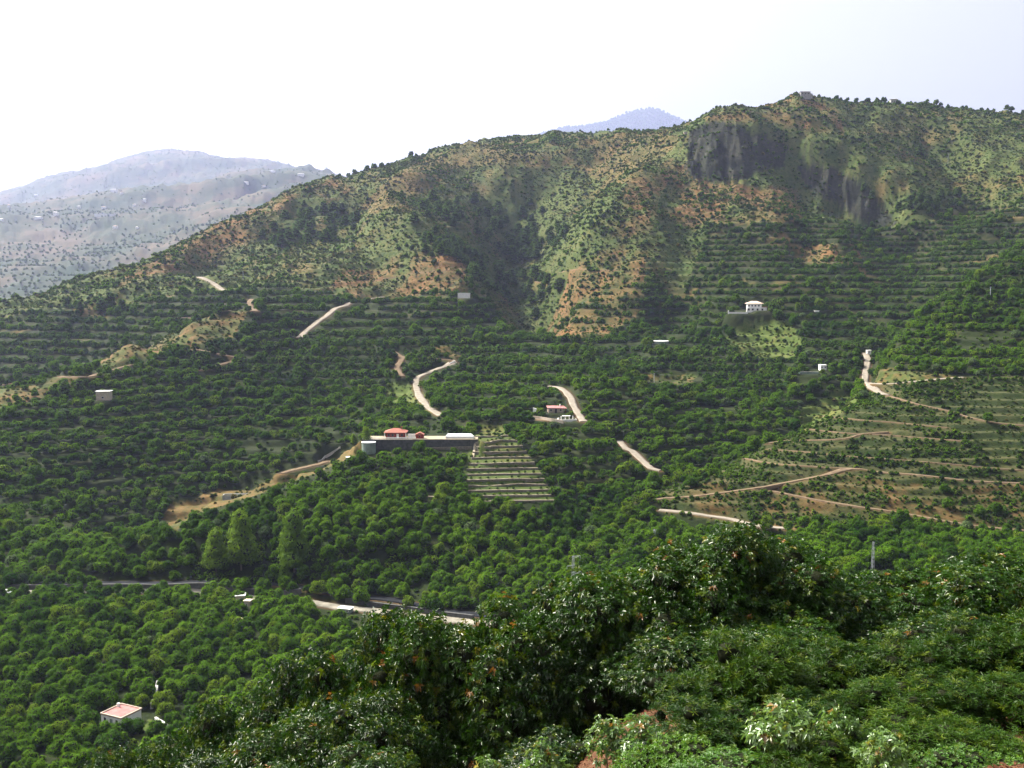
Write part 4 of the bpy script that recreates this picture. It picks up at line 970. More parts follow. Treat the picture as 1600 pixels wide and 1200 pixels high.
# lone bushes on the red spur
X, Y, z, px, py = scatter(9, 800, 1300, seed=17); r = np.random.default_rng(18)
m = inpoly(px, py, [(860,520),(885,470),(900,380),(950,300),(1040,250),(1060,420),(1000,520)]) | inpoly(px, py, [(560,470),(560,420),(660,360),(740,400),(740,470)]) | inpoly(px, py, [(1070,270),(1240,290),(1500,260),(1500,340),(1080,340)])
k = np.nonzero(m & clear(X, Y))[0]; k = k[r.random(len(k)) < .45][:230]; RP = rowplace(px[k], py[k], 12)
for n_, q in enumerate(k): place('far', int(r.integers(0, 4)), (X[q], Y[q], z[q]-.3), float(.45+.65*r.random()), r.random()*6.28, 'hillside_bush', f'lone dark bush on the upper mountainside, {RP[n_][0]} from left, {RP[n_][1]} row up', 'bush', 'lone bushes on the upper mountainside', parts=False)
print('bushes', len(k), round(time.time()-_t0, 1))
# ------------------------------------------------------------------ buildings and built things
def gz(x, y): return float(gridz(x, y))
def part(e, name, mat, fn, label=None):
    b = MB(); fn(b); o = b.build(name, M[mat], e)
    if label: tag(o, label)
    return o
def window(e, x, z, w_, h_, y, fr='white', nx=0, name='window'):
    """window on a wall facing -y (nx=0) or facing -x (nx=1); frame with a recessed pane"""
    b = MB(); t = .10
    def bx(b, u0, u1, v0, v1, d0, d1):
        if nx == 0: b.box(u0, u1, y-d1, y-d0, v0, v1)
        else: b.box(y-d1, y-d0, u0, u1, v0, v1)
    for u0, u1, v0, v1 in ((x-w_/2-t, x+w_/2+t, z-t, z), (x-w_/2-t, x+w_/2+t, z+h_, z+h_+t), (x-w_/2-t, x-w_/2, z, z+h_), (x+w_/2, x+w_/2+t, z, z+h_)): bx(b, u0, u1, v0, v1, .0, .09)
    f = b.build(name, M[fr], e); b = MB(); bx(b, x-w_/2, x+w_/2, z, z+h_, .0, .03); b.build('pane', M['glass'], f); return f
def door(e, x, z, w_, h_, y, mat='redwall'):
    b = MB(); b.box(x-w_/2, x+w_/2, y-.06, y, z, z+h_); d = b.build('door', M[mat], e); b = MB(); b.box(x+w_*.3, x+w_*.38, y-.11, y-.06, z+h_*.45, z+h_*.5); b.build('handle', M['metal'], d)
def rowstrip(name, P, h_, t, mat, parent=None, base=-1.0, follow=True, label=None):
    """a wall along a ground polyline; P world points (x, y), top at z or ground + h_"""
    b = MB(); n = len(P)
    for i in range(n-1):
        (x0, y0, z0), (x1, y1, z1) = P[i], P[i+1]; d = math.hypot(x1-x0, y1-y0)+1e-6; nx_, ny_ = -(y1-y0)/d*t/2, (x1-x0)/d*t/2
        b.poly([(x0-nx_,y0-ny_,z0+base),(x1-nx_,y1-ny_,z1+base),(x1+nx_,y1+ny_,z1+base),(x0+nx_,y0+ny_,z0+base),(x0-nx_,y0-ny_,z0+h_),(x1-nx_,y1-ny_,z1+h_),(x1+nx_,y1+ny_,z1+h_),(x0+nx_,y0+ny_,z0+h_)],
               [(0,3,2,1),(4,5,6,7),(0,1,5,4),(2,3,7,6)]+([(3,0,4,7)] if i == 0 else [])+([(1,2,6,5)] if i == n-2 else []))
    return b.build(name, M[mat], parent)
# --- platform with red-roofed house (plot on top of the spur)
x0, y0, zp = PADP[0]        # YW: retaining wall line
def AX_(px_, y): return float(pix2as(px_, 685)[0])*y
ZT = zp+.1
e = empty('retaining_wall', (AX_(655, YW), YW, ZT), label='long dark stone retaining wall under the red-roofed house and pool', cat='wall')
xl, xr = AX_(566, YW)-e.location.x, AX_(746, YW)-e.location.x
part(e, 'wall_face', 'darkwall', lambda b: b.box(xl, xr, -.35, .35, -5.2, .0)); part(e, 'coping', 'treadsoil', lambda b: b.box(xl+24, xr, -.45, .45, .0, .22))
# earth fill of the platform behind the wall
b = MB(); b.box(AX_(566, YW), AX_(746, YW), YW+.36, YW+12, ZT-5, ZT-.02); tag(b.build('platform', M['treadsoil']), kind='structure', label='level terrace behind the long retaining wall')
e = empty('balustrade', (AX_(605, YW), YW, ZT), label='white balustrade on the retaining wall in front of the red-roofed house', cat='railing')
bl0, bl1 = AX_(566, YW)-e.location.x, AX_(650, YW)-e.location.x
part(e, 'rail', 'white', lambda b: b.box(bl0, bl1, -.14, .14, .85, 1.02))
for i in range(44):
    xx = bl0+(bl1-bl0)*(i+.5)/44; part(e, 'baluster', 'white', lambda b: b.box(xx-.11, xx+.11, -.09, .09, .0, .85))
e = empty('red_house', (AX_(619, YW+7), YW+7, ZT), label='red house with hipped terracotta roof on the spur platform', cat='house')
part(e, 'wall', 'redwall', lambda b: b.box(-4.6, 4.6, -3.2, 3.2, 0, 2.7)); rf = part(e, 'roof', 'redroof', lambda b: b.hip(-4.6, 4.6, -3.2, 3.2, 2.7, 1.9, .9, .9)); b = MB(); b.box(2.2, 2.9, .4, 1.1, 3.3, 5.2); b.build('chimney', M['redroof'], rf)
for xx in (-3.2, -1.3, 3.1): window(e, xx, 1.0, 1.1, 1.1, -3.2, 'redroof')
door(e, 1.1, .05, 1.1, 2.1, -3.2, 'white')
part(e, 'porch_post', 'white', lambda b: b.box(-5.2, -4.95, -4.0, -3.75, 0, 2.75)); part(e, 'porch_post', 'white', lambda b: b.box(4.95, 5.2, -4.0, -3.75, 0, 2.75))
e = empty('red_shed', (AX_(656, YW+4.5), YW+4.5, ZT), label='small red gabled outbuilding right of the red-roofed house', cat='shed')
part(e, 'wall', 'redwall', lambda b: b.box(-1.9, 1.9, -1.6, 1.6, 0, 1.9)); part(e, 'roof', 'redroof', lambda b: b.gable(-1.9, 1.9, -1.6, 1.6, 1.9, 1.1)); window(e, 0, .8, .8, .7, -1.6, 'redroof')
e = empty('white_wall', (AX_(643, YW+4), YW+4, ZT), label='short white wall between the red house and its red outbuilding', cat='wall'); part(e, 'wall_face', 'white', lambda b: b.box(-1.7, 1.7, -.15, .15, 0, 1.9)); part(e, 'coping', 'white', lambda b: b.box(-1.8, 1.8, -.22, .22, 1.9, 2.05))
ex = AX_(720, YW+6); e = empty('swimming_pool', (ex, YW+6, ZT), label='raised white pool terrace with blue strip behind the retaining wall', cat='pool')
part(e, 'pool_wall', 'poolwhite', lambda b: b.box(-7.2, 6.6, -2.6, -2.3, 0, 1.1)); part(e, 'deck', 'poolwhite', lambda b: b.poly([(-7.2,-2.29,.9),(6.6,-2.29,.9),(4.8,4.6,1.35),(-6.6,4.6,1.35),(-7.2,-2.29,0),(6.6,-2.29,0),(4.8,4.6,0),(-6.6,4.6,0)], [(0,1,2,3),(1,5,6,2),(2,6,7,3),(0,3,7,4)]))
part(e, 'water', 'water', lambda b: b.poly([(-5.4,.4,1.11),(1.8,.4,1.11),(1.6,1.6,1.19),(-5.2,1.6,1.19)], [(0,1,2,3)]))
# water tank
x, y, z = hit(578, 702, 420); e = empty('water_tank', (x, YW-3.9, ZT-5.0), label='round green-grey water tank at the left end of the retaining wall', cat='water tank')
part(e, 'tank_wall', 'greenwall', lambda b: b.bar((0,0,-1), (0,0,4.3), 3.3, 3.3, 28)); part(e, 'rim', 'white', lambda b: b.bar((0,0,4.3), (0,0,4.5), 3.42, 3.42, 28)); part(e, 'water', 'poolwhite', lambda b: b.bar((0,0,4.5), (0,0,4.52), 3.1, 3.1, 28))
# utility huts
def hut(name, px_, py_, dm, w_, d_, h_, wall, roof, label, rz=0., flat=True, cat='hut', win=True, lift=0):
    x, y, z = hit(px_, py_, dm); e = empty(name, (x, y, z+lift), rz, label=label, cat=cat)
    part(e, 'wall', wall, lambda b: b.box(-w_/2, w_/2, -d_/2, d_/2, -1.5, h_))
    if flat: part(e, 'roof', roof, lambda b: b.box(-w_/2-.25, w_/2+.25, -d_/2-.25, d_/2+.25, h_, h_+.22))
    else: part(e, 'roof', roof, lambda b: b.hip(-w_/2, w_/2, -d_/2, d_/2, h_, h_*.35, .5, w_*.15))
    if win:
        for xx in ((0,) if w_ < 3.4 else (-w_*.28, w_*.28)): window(e, xx, h_*.42, min(.9, w_*.2), h_*.3, -d_/2)
    return e
hut('pump_hut', 545, 722, 400, 2.2, 2.0, 2.3, 'greenwall', 'white', 'tiny green-grey hut with white top left of the orchard rows', .1)
hut('pump_hut', 704, 772, 400, 1.2, 1.2, 1.8, 'greenwall', 'white', 'very small pale cabinet beside the lower stone terraces', .2, win=False, cat='cabinet')
# --- villa with pale hipped roof
x, y, z = PADP[4]; e = empty('white_villa', (x, y, z), -.12, label='white two-storey villa with pale hipped roof high on the slope', cat='house')
part(e, 'wall', 'white', lambda b: b.box(-5.4, 5.4, -3.6, 3.6, -1, 5.2)); part(e, 'roof', 'paleroof', lambda b: b.hip(-5.4, 5.4, -3.6, 3.6, 5.2, 2.0, 1.2, 2.2)); part(e, 'terrace', 'white', lambda b: b.box(-6.2, 8.4, -6.4, -3.61, -1.5, 2.1))
for xx in (-4.2, -1.8, .6, 3.2): window(e, xx, 3.1, 1.2, 1.2, -3.6)
part(e, 'lower_wing', 'white', lambda b: b.box(5.42, 9.4, -3.2, 2.6, -1, 2.4)); part(e, 'wing_roof', 'redroof', lambda b: b.box(5.42, 9.7, -3.5, 2.9, 2.41, 2.7)); window(e, 7.4, 1.0, 1.2, .9, -3.2)
for xx in (-4.6, -1.6, 2.0, 5.6): part(e, 'arch_opening', 'glass', lambda b: b.box(xx-.7, xx+.7, -6.46, -6.38, .1, 1.6))
x, y, z = PADP[5]; e = empty('white_garden_wall', (x, y-2, z), -.1, label='low white garden wall left of the white villa', cat='wall'); part(e, 'wall_face', 'white', lambda b: b.box(-8, 6, -.2, .2, -2.6, 1.1)); part(e, 'coping', 'white', lambda b: b.box(-8.1, 6.1, -.28, .28, 1.1, 1.25)); part(e, 'gate_pier', 'white', lambda b: b.box(-8.8, -8.15, -.4, .4, -1, 2.6))
# --- house with flat pale roof by the concrete track
x, y, z = PADP[6]; e = empty('flat_roof_house', (x, y, z), .08, label='low cream house with wide pale slab roof beside the concrete track', cat='house')
part(e, 'wall', 'cream', lambda b: b.box(-4.2, 4.2, -2.2, 3.0, -1, 2.5)); part(e, 'roof', 'pinkroof', lambda b: b.poly([(-5,-3.6,2.6),(6,-3.6,2.3),(5,3.4,2.9),(-4.8,3.4,3.1),(-5,-3.6,2.9),(6,-3.6,2.6),(5,3.4,3.2),(-4.8,3.4,3.4)], [(0,3,2,1),(4,5,6,7),(0,1,5,4),(1,2,6,5),(2,3,7,6),(3,0,4,7)]))
part(e, 'chimney', 'white', lambda b: b.box(2.4, 3.0, 1.2, 1.8, 3.0, 4.3)); [window(e, xx, .9, 1.1, 1.0, -2.2) for xx in (-2.8, 2.6)]; door(e, 0, 0, 1.1, 2.1, -2.2, 'cable')
part(e, 'porch_post', 'redwall', lambda b: b.box(-4.7, -4.45, -3.3, -3.05, 0, 2.55)); part(e, 'porch_post', 'redwall', lambda b: b.box(5.2, 5.45, -3.3, -3.05, 0, 2.4))
x, y, z = PADP[7]; e = empty('walled_patio', (x, y, z), .12, label='cluster of low white patio walls and piers below the slab-roofed house', cat='patio')
part(e, 'patio_wall', 'white', lambda b: b.box(-4.6, 5.4, -2.2, -1.95, -1.5, 1.2)); part(e, 'patio_wall', 'white', lambda b: b.box(-4.6, -4.35, -1.94, 2.6, -1, 1.5)); part(e, 'patio_wall', 'white', lambda b: b.box(5.15, 5.4, -1.94, 2.6, -1, 1.1))
for xx in (-2.6, -.4, 1.8, 3.8): part(e, 'pier', 'white', lambda b: b.box(xx-.22, xx+.22, 1.2, 1.64, 0, 2.6))
part(e, 'pergola_roof', 'white', lambda b: b.box(-2.0, 2.4, .4, 2.4, 2.61, 2.8)); part(e, 'pier', 'white', lambda b: b.box(-4.75, -4.2, -2.35, -1.8, -1.5, 2.2)); part(e, 'floor_slab', 'cream', lambda b: b.box(-4.34, 5.14, -1.94, 2.6, -.6, .06))
def run(pp, dm, step=3.0):
    w3 = smooth_line([np.array(hit(a, b_, dm)) for a, b_ in pp], step); return [(q[0], q[1], gz(q[0], q[1])) for q in w3]
def wallthing(name, pp, dm, h_, t, mat, label, cat='wall', cop=None):
    P = run(pp, dm); c = P[len(P)//2]; e = empty(name, c, label=label, cat=cat); Q = [(a-c[0], b_-c[1], z_-c[2]) for a, b_, z_ in P]
    rowstrip('wall_face', Q, h_, t, mat, e); rowstrip('coping', [(a, b_, z_+h_) for a, b_, z_ in Q], .16, t+.12, cop or mat, e, base=.004); return e
wallthing('garden_wall', [(814,652),(828,654),(845,656),(862,659),(880,662)], 480, 1.5, .4, 'cream', 'pale garden wall left of the white patio walls')
wallthing('white_pillar_wall', [(833,645),(838,646)], 480, 2.6, .5, 'white', 'short tall white wall at left end of the hedge near the slab-roofed house')
# --- white box and stained tank on the right
hut('white_box_house', 1285, 578, 560, 3.9, 3.6, 3.2, 'white', 'white', 'small cubic white hut above the green-stained tank', .1)
x, y, z = PADP[9]; e = empty('irrigation_pond', (x, y, z), .05, label='wide green-stained irrigation tank below the cubic white hut', cat='water tank')
part(e, 'tank_wall', 'greenwall', lambda b: b.poly([(-7.5,-2.6,-2.4),(6.5,-2.6,-2.0),(6.5,-2.2,1.2),(-5.6,-2.2,1.4),(-7.5,-2.2,-2.4),(6.5,-1.9,-2),(6.5,-1.9,1.2),(-5.6,-1.9,1.4)], [(0,1,2,3),(3,2,6,7),(4,7,6,5),(0,3,7,4),(1,5,6,2)]))
part(e, 'side_wall', 'greenwall', lambda b: b.box(6.1, 6.5, -1.89, 3.5, -2, 1.1)); part(e, 'coping', 'concrete', lambda b: b.box(-5.6, 6.6, -2.28, -1.82, 1.42, 1.55)); part(e, 'water', 'water', lambda b: b.box(-5.4, 6.1, -1.85, 3.5, -.5, .6))
hut('white_hut', 1357, 553, 480, 2.6, 2.4, 2.4, 'white', 'white', 'small white hut at the top of the pale track on the ridge', 0)
hut('white_hut', 1100, 446, 700, 1.6, 1.4, 1.6, 'white', 'white', 'tiny white hut on the orchard slope below the cliff', 0, win=False)
hut('white_hut', 1276, 487, 700, 3.4, 1.6, .8, 'white', 'white', 'low white slab hut right of the villa among dark trees', 0, win=False)
hut('white_hut', 1418, 450, 680, 1.4, 1.2, 1.4, 'white', 'white', 'tiny white hut by the ravine head on the right', 0, win=False)
hut('concrete_store', 1068, 549, 600, 3.4, 2.4, 1.6, 'cream', 'concrete', 'small pale store right of the round hilltop tank', 0, win=False)
x, y, z = PADP[14]; e = empty('water_tank', (x, y, z), label='low wide concrete tank on the grassy knoll', cat='water tank'); part(e, 'tank_wall', 'greenwall', lambda b: b.bar((0,0,-1.5), (0,0,1.9), 6.0, 6.0, 30)); part(e, 'rim', 'white', lambda b: b.bar((0,0,1.9), (0,0,2.2), 6.15, 6.15, 30))
# --- white reservoir box
x, y, z = PADP[10]; e = empty('white_reservoir', (x, y, z), -.05, label='plain white rectangular reservoir alone on the reddish slope', cat='water tank'); part(e, 'tank_wall', 'white', lambda b: b.box(-5.0, 5.0, -3, 3, -2, 4.2)); part(e, 'rim', 'white', lambda b: b.box(-5.15, 5.15, -3.15, 3.15, 4.2, 4.45)); part(e, 'hatch', 'metal', lambda b: b.box(-3.4, -2.4, -1, 0, 4.45, 4.6))
# --- square concrete tank on the bare spur
x, y, z = hit(367, 778, 400); e = empty('concrete_tank', (x, y, gz(x, y)), .12, label='square open concrete tank on the bare crest of the spur', cat='water tank')
part(e, 'front_wall', 'concrete', lambda b: b.box(-5.8, 6.2, -2.0, -1.7, -1.6, 1.7)); part(e, 'side_wall', 'concrete', lambda b: b.box(-5.8, -5.5, -1.69, 3, -1.6, 1.7)); part(e, 'side_wall', 'concrete', lambda b: b.box(5.9, 6.2, -1.69, 3, -1.6, 1.7)); part(e, 'back_wall', 'concrete', lambda b: b.box(-5.49, 5.89, 2.7, 3, -1.6, 1.7)); part(e, 'coping', 'treadsoil', lambda b: b.box(-5.9, 6.3, -2.08, -1.62, 1.71, 1.9)); part(e, 'water', 'water', lambda b: b.box(-5.49, 5.89, -1.69, 2.69, -.5, .9))
wallthing('spur_path_wall', [(497,722),(508,714),(520,707),(532,700)], 400, .6, .4, 'concrete', 'low concrete kerb wall on the bare strip climbing to the tank')
# --- ruin, platform on the left
x, y, z = hit(347, 480, 700); e = empty('pillar_ruin', (x, y, gz(x, y)), label='small roofless ruin with pale pillars on the left spur top', cat='ruin')
for xx in (-2.6, -.2, 2.4): part(e, 'pillar', 'cream', lambda b: b.box(xx-.35, xx+.35, -.35, .35, -1, 3.2))
part(e, 'low_wall', 'cream', lambda b: b.box(-2.24, 2.04, .1, .34, -1, 1.2))
x, y, z = PADP[12]; e = empty('flat_white_roof', (x, y, z), .05, label='flat white roof slab among trees on the left slope', cat='shed'); part(e, 'roof', 'white', lambda b: b.box(-4.2, 4.2, -3, 3, 5.2, 5.45)); part(e, 'wall', 'cream', lambda b: b.box(-3.8, 3.8, -2.6, 2.6, -1, 5.2)); window(e, 0, 1.2, 1.2, 1.0, -2.6)
wallthing('white_wall', [(702,570),(711,566)], 560, 1.0, .4, 'white', 'short white wall at the bend where the pale track begins')
# --- hilltop houses
def hill_house(px_, d0, d1, w_, d_, h_, wall, roof, label, sub=-.3):
    a = float(pix2as(px_, 160)[0]); j = int(np.interp(a, AX, np.arange(NA))); i0, i1 = np.searchsorted(DX, [d0, d1]); i = i0+int(np.argmax(Z[i0:i1, j]/DX[i0:i1])); e = empty('hilltop_house', (a*DX[i], DX[i], float(Z[i, j])-sub), label=label, cat='house')
    part(e, 'wall', wall, lambda b: b.box(-w_/2, w_/2, -d_/2, d_/2, -4, h_)); part(e, 'roof', roof, lambda b: b.hip(-w_/2, w_/2, -d_/2, d_/2, h_, h_*.25, .6, w_*.3)); part(e, 'annex', wall, lambda b: b.box(w_/2+.02, w_/2+w_*.25, -d_*.3, d_*.3, -4, h_*.6))
    for k in range(3): window(e, -w_*.3+k*w_*.3, h_*.4, 1.2, h_*.28, -d_/2)
hill_house(1257, 1150, 1330, 12, 8, 5.0, 'concrete', 'concrete', 'grey house on the very top of the summit'); hill_house(1396, 1200, 1400, 8.5, 6, 5.5, 'concrete', 'concrete', 'small square house on the skyline right of the summit')
hut('ridge_hut', 1071, 211, 1150, 4, 3, 2.2, 'cream', 'white', 'pale low house where the cliff top meets the saddle', 0, win=False, lift=1.0)
# --- far hamlet
FARH = [(180,357,11,5,'pale house alone among the far terraces, brightest of the far slope'),(87,336,11,6,'white house with brown garden wall in the middle of the far hamlet'),(60,342,18,4,'long low white farm building at the left of the far hamlet'),(162,326,10,4,'small white house above the walled far terrace'),
 (123,325,7,4,'small white cottage up the far slope right of the hamlet'),(178,301,18,7,'large pale house with garden on the far mountainside'),(190,304,5,5,'tiny white store beside the large far house'),(226,315,6,6,'white cottage at the edge of the far woods'),(385,287,9,4,'white house on the left of three on the far right shoulder'),(412,292,8,3,'low white house on the far right shoulder'),
 (425,269,14,4,'long white farm on the upper far shoulder'),(470,275,13,5,'white farmhouse high near the far right crest'),(14,324,6,5,'small white house at the far left edge slope'),(2,345,10,4,'white house cut by the left frame edge on the far slope'),(214,357,5,3,'tiny white hut right of the lone far house'),(210,322,6,4,'low white cottage below the far woods'),(56,306,8,3,'pale house high on the far left mountainside')]
for k, (px_, py_, w_, h_, lb) in enumerate(FARH):
    x, y, z = hit(px_, py_, 2150); sc = y/2200; e = empty('far_house', (x, y, z), .1*(k % 5)-.2, label=lb, cat='house'); w2, h2 = w_*sc, h_*sc
    part(e, 'wall', 'white', lambda b: b.box(-w2/2, w2/2, -3, 4, -5, h2)); part(e, 'roof', 'white' if k % 3 else 'paleroof', lambda b: b.hip(-w2/2, w2/2, -3, 4, h2, 1.6, .7, w2*.2)); window(e, -w2*.2, h2*.35, 1.6, 1.6, -3)
x, y, z = hit(165, 338, 2150); e = empty('white_terrace_wall', (x, y, z), .1, label='white walled terrace below the small white far house', cat='wall'); part(e, 'wall_face', 'white', lambda b: b.box(-40, 30, -.5, .5, -3, 9)); part(e, 'side_wall', 'white', lambda b: b.box(29.4, 30, .52, 40, -2, 14))
# --- pink-roofed farmhouse in the valley
x, y, z = PADP[11]; e = empty('pink_roof_farmhouse', (x, y, z), -.45, label='white farmhouse with flat pink roof terrace on the valley floor', cat='house')
part(e, 'wall', 'white', lambda b: b.box(-3.6, 3.6, -3.4, 3.4, -1, 2.7)); part(e, 'roof', 'pinkroof', lambda b: b.box(-3.7, 3.7, -3.5, 3.5, 2.71, 2.9))
for q in ((-3.75,3.75,-3.6,-3.35),(-3.75,3.75,3.35,3.6),(-3.75,-3.5,-3.34,3.34),(3.5,3.75,-3.34,3.34)): part(e, 'parapet', 'cream', lambda b: b.box(*q, 2.91, 3.2))
for xx in (-2.2, 2.0): window(e, xx, 1.1, .9, 1.1, -3.4)
door(e, 0, 0, 1.0, 2.1, -3.4, 'greenwall'); window(e, 0, 1.1, .9, 1.1, -3.6, nx=1); part(e, 'chimney', 'white', lambda b: b.box(-3.3, -2.7, 1.6, 2.2, 2.91, 3.9))
wallthing('irrigation_channel', [(237,1108),(243,1090),(247,1072)], 220, 1.5, .7, 'concrete', 'grey concrete irrigation channel running up from the farmhouse', 'channel')
wallthing('irrigation_channel', [(257,1062),(263,1050),(270,1042)], 220, .8, .5, 'concrete', 'upper pale stretch of the irrigation channel between trees', 'channel')
wallthing('garden_path_wall', [(243,1124),(252,1130),(264,1137)], 220, .5, .5, 'white', 'short white path edge right of the pink-roofed farmhouse')
wallthing('garden_path_wall', [(98,1094),(120,1095),(145,1097)], 220, .9, .4, 'concrete', 'low grey garden wall left of the pink-roofed farmhouse')
wallthing('river_wall', [(-250,920),(-100,921),(0,921),(120,920),(250,920),(360,922),(470,927)], 330, 1.6, .8, 'darkwall', 'dark embankment wall between the valley road and the gravel bed', 'embankment', 'darkwall')
wallthing('river_wall', [(540,941),(580,947),(630,953),(690,962),(740,968)], 330, 1.4, .8, 'darkwall', 'right-hand stretch of the dark embankment wall beyond the gravel bed', 'embankment', 'darkwall')
hut('river_hut', 376, 944, 300, 3.2, 3.0, 3.4, 'cream', 'white', 'small hut with white roof beside the river bed', .2)
hut('river_hut', 388, 952, 300, 2.2, 2.2, 3.2, 'cream', 'cream', 'rounded cream hut just right of the white-roofed river hut', -.2)
hut('river_shed', 540, 956, 300, 4.6, 2.6, 1.4, 'greenwall', 'white', 'white flat-roofed shed at the bend of the gravel bed', -.3)
hut('river_shed', 6, 934, 300, 6.0, 3.4, 2.4, 'cream', 'white', 'white flat-roofed shed at the left frame edge by the river bed', .0)
hut('river_shed', 643, 985, 300, 1.8, 1.2, 2.6, 'cream', 'white', 'tiny pale shed hidden in the orchard right of the grass patch', .0, win=False)
x, y, z = hit(371, 980, 270); e = empty('round_basin', (x, y, z), label='small round concrete basin between trees south of the river hut', cat='water tank'); part(e, 'basin_wall', 'concrete', lambda b: b.bar((0,0,-1), (0,0,2.6), 1.9, 1.9, 20)); part(e, 'rim', 'cream', lambda b: b.bar((0,0,2.6), (0,0,2.75), 2.0, 2.0, 20))
# --- stone-walled terraces (pyramid of narrow steps)
yl = [683,691,699.5,708,716.5,725.5,734,742.5,751,759.5,768,776.5,785]
def xl_(v): return np.interp(v, [680,715,740,770,790], [741,738,726,724,736])
def xr_(v): return np.interp(v, [680,700,730,760,790], [797,817,838,856,876])
cx, cy, cz = hit(780, 735, 420); e = empty('stepped_terraces', (cx, cy, cz), label='wedge of thirteen narrow stone-walled steps right of the spur orchard', cat='terraces')
V_, F_, tz = [], [], random.Random(9); vp = []
for k, v in enumerate(yl):
    pp = [(xl_(v)+(xr_(v)-xl_(v))*t, v+1.5-3.0*t+(0 if t < .5 else (t-.5)*3)) for t in (0, .25, .5, .75, 1)]
    P = run(pp, 420, 1.6); Q = []
    for (a, b_, z_) in P: Q.append((a-cx, b_-cy, z_-cz))
    zf = np.convolve(np.pad([q[2] for q in Q], 4, mode='edge'), np.ones(9)/9, 'valid'); Q = [(q[0], q[1], float(z_)) for q, z_ in zip(Q, zf)]
    rowstrip('terrace_wall', Q, .8, .5, 'stone', e, base=-1.2); lip = rowstrip('terrace_lip', [(a, b_+.45, z_+.8) for a, b_, z_ in Q], .08, .55, 'treadsoil', e, base=-.4)
    for (a, b_, z_) in P[::2]:
        if tz.random() < .85: vp.append((a+tz.uniform(-.5, .5), b_+1.1, z_+1.0+zf[0]*0))
a = np.array(vp); mass('terrace_plant_foliage', 'bushgreen', a[:,0], a[:,1], a[:,2], .38+.35*np.random.default_rng(1).random(len(a)), 'small green plants growing in a line on each stone step')
wallthing('terrace_stair', [(743,690),(741,705),(738,718)], 420, .5, 1.0, 'treadsoil', 'narrow pale stair along the left edge of the stone steps', 'stairs')
wallthing('spur_terrace_edge', [(665,694),(700,693),(738,693)], 420, .7, .6, 'stone', 'upper pale terrace wall just below the long retaining wall', 'wall', 'treadsoil')
wallthing('spur_terrace_edge', [(664,702),(700,701),(737,700)], 420, .7, .6, 'stone', 'second pale terrace wall below the long retaining wall', 'wall', 'treadsoil')
wallthing('spur_terrace_edge', [(655,776),(680,778),(705,775)], 400, .5, 1.2, 'stone', 'pale terrace edge among the lower orchard trees of the spur', 'wall', 'treadsoil')
# --- steel pylons, poles, cables
def pylon(px_, top, base_z, H, label, arms=True, wb=1.6, wt=.5):
    x, y, z = base_z; e = empty('steel_pylon', (x, y, z), .5, label=label, cat='pylon')
    b = MB(); n = 9
    for sx, sy in ((-1,-1),(1,-1),(1,1),(-1,1)): b.bar((sx*wb/2, sy*wb/2, -1), (sx*wt/2, sy*wt/2, H), .06, .045, 4)
    b.build('mast_legs', M['metal'], e); b = MB()
    for k in range(n):
        t0_, t1_ = k/n, (k+1)/n; w0_, w1_ = (wb+(wt-wb)*t0_)/2, (wb+(wt-wb)*t1_)/2
        for f in range(4):
            c = [(-1,-1),(1,-1),(1,1),(-1,1),(-1,-1)]; A, B_ = c[f], c[f+1]; b.bar((A[0]*w0_, A[1]*w0_, H*t0_), (B_[0]*w1_, B_[1]*w1_, H*t1_), .028, .028, 3); b.bar((B_[0]*w0_, B_[1]*w0_, H*t0_), (A[0]*w1_, A[1]*w1_, H*t1_), .028, .028, 3)
    b.build('lattice', M['metal'], e)
    if arms:
        for zz_, s_ in ((H-.3, 2.6), (H-3.2, -2.4), (H-5.6, 3.0)):
            b = MB(); b.bar((-.2*s_, 0, zz_), (s_, 0, zz_), .10, .07, 4); b.bar((-.2*s_, 0, zz_-.9), (s_, 0, zz_), .07, .05, 4); b.bar((s_, 0, zz_), (s_, 0, zz_-1.0), .07, .09, 6); b.build('cross_arm', M['metal'], e)
    return e, (x, y, z+H)
def pyl(px_, pt, D, label, H=None, **k):
    a, s_ = pix2as(px_, pt); x = float(a)*D; zt = float(s_)*D; zg = gz(x, D); return pylon(px_, pt, (x, D, zg), max(5, zt-zg), label, **k)
p1 = pyl(896, 868, 325, 'galvanised steel pylon rising behind the avocado canopy'); p2 = pyl(1022, 858, 400, 'smaller pylon head further back on the valley slope'); p3 = pyl(1365, 846, 340, 'thin pale lattice pylon in front of the dry hill base', arms=False, wb=.8)
def pole(px_, pb, pt, dm, label, r_=.16):
    x, y, z = hit(px_, pb, dm); H = (pb-pt)/1600*y; e = empty('utility_pole', (x, y, z), label=label, cat='pole'); part(e, 'shaft', 'metal', lambda b: b.bar((0,0,-1), (0,0,H), r_, r_*.8, 8)); part(e, 'cross_arm', 'metal', lambda b: b.box(-.9, .9, -.06, .06, H-.5, H-.38))
pole(1022, 606, 583, 560, 'pale pole in front of the dark bank below the knoll', .24); pole(1547, 470, 448, 600, 'lattice-like pale pole on the right-hand ridge', .22); pole(380, 440, 424, 800, 'pale pole beside the pale track on the left slope', .22); pole(1481, 258, 240, 1000, 'thin pale pole high on the right mountainside', .2)
pole(1395, 846, 826, 300, 'thin pole at the foot of the dry hill', .14)
def cable(name, a, b_, sag, label, r_=.05):
    pts = []; n = 16; c = [(a[k]+b_[k])/2 for k in range(3)]; bb = MB()
    for i in range(n+1):
        t = i/n; pts.append(tuple(a[k]+(b_[k]-a[k])*t-c[k]-(sag*4*t*(1-t) if k == 2 else 0) for k in range(3)))
    for i in range(n): bb.bar(pts[i], pts[i+1], r_, r_, 4)
    o = bb.build(name, M['cable']); o.location = c; tag(o, label, 'cable', 'power cables between the two pylons')
A, B_ = p1[1], p2[1]
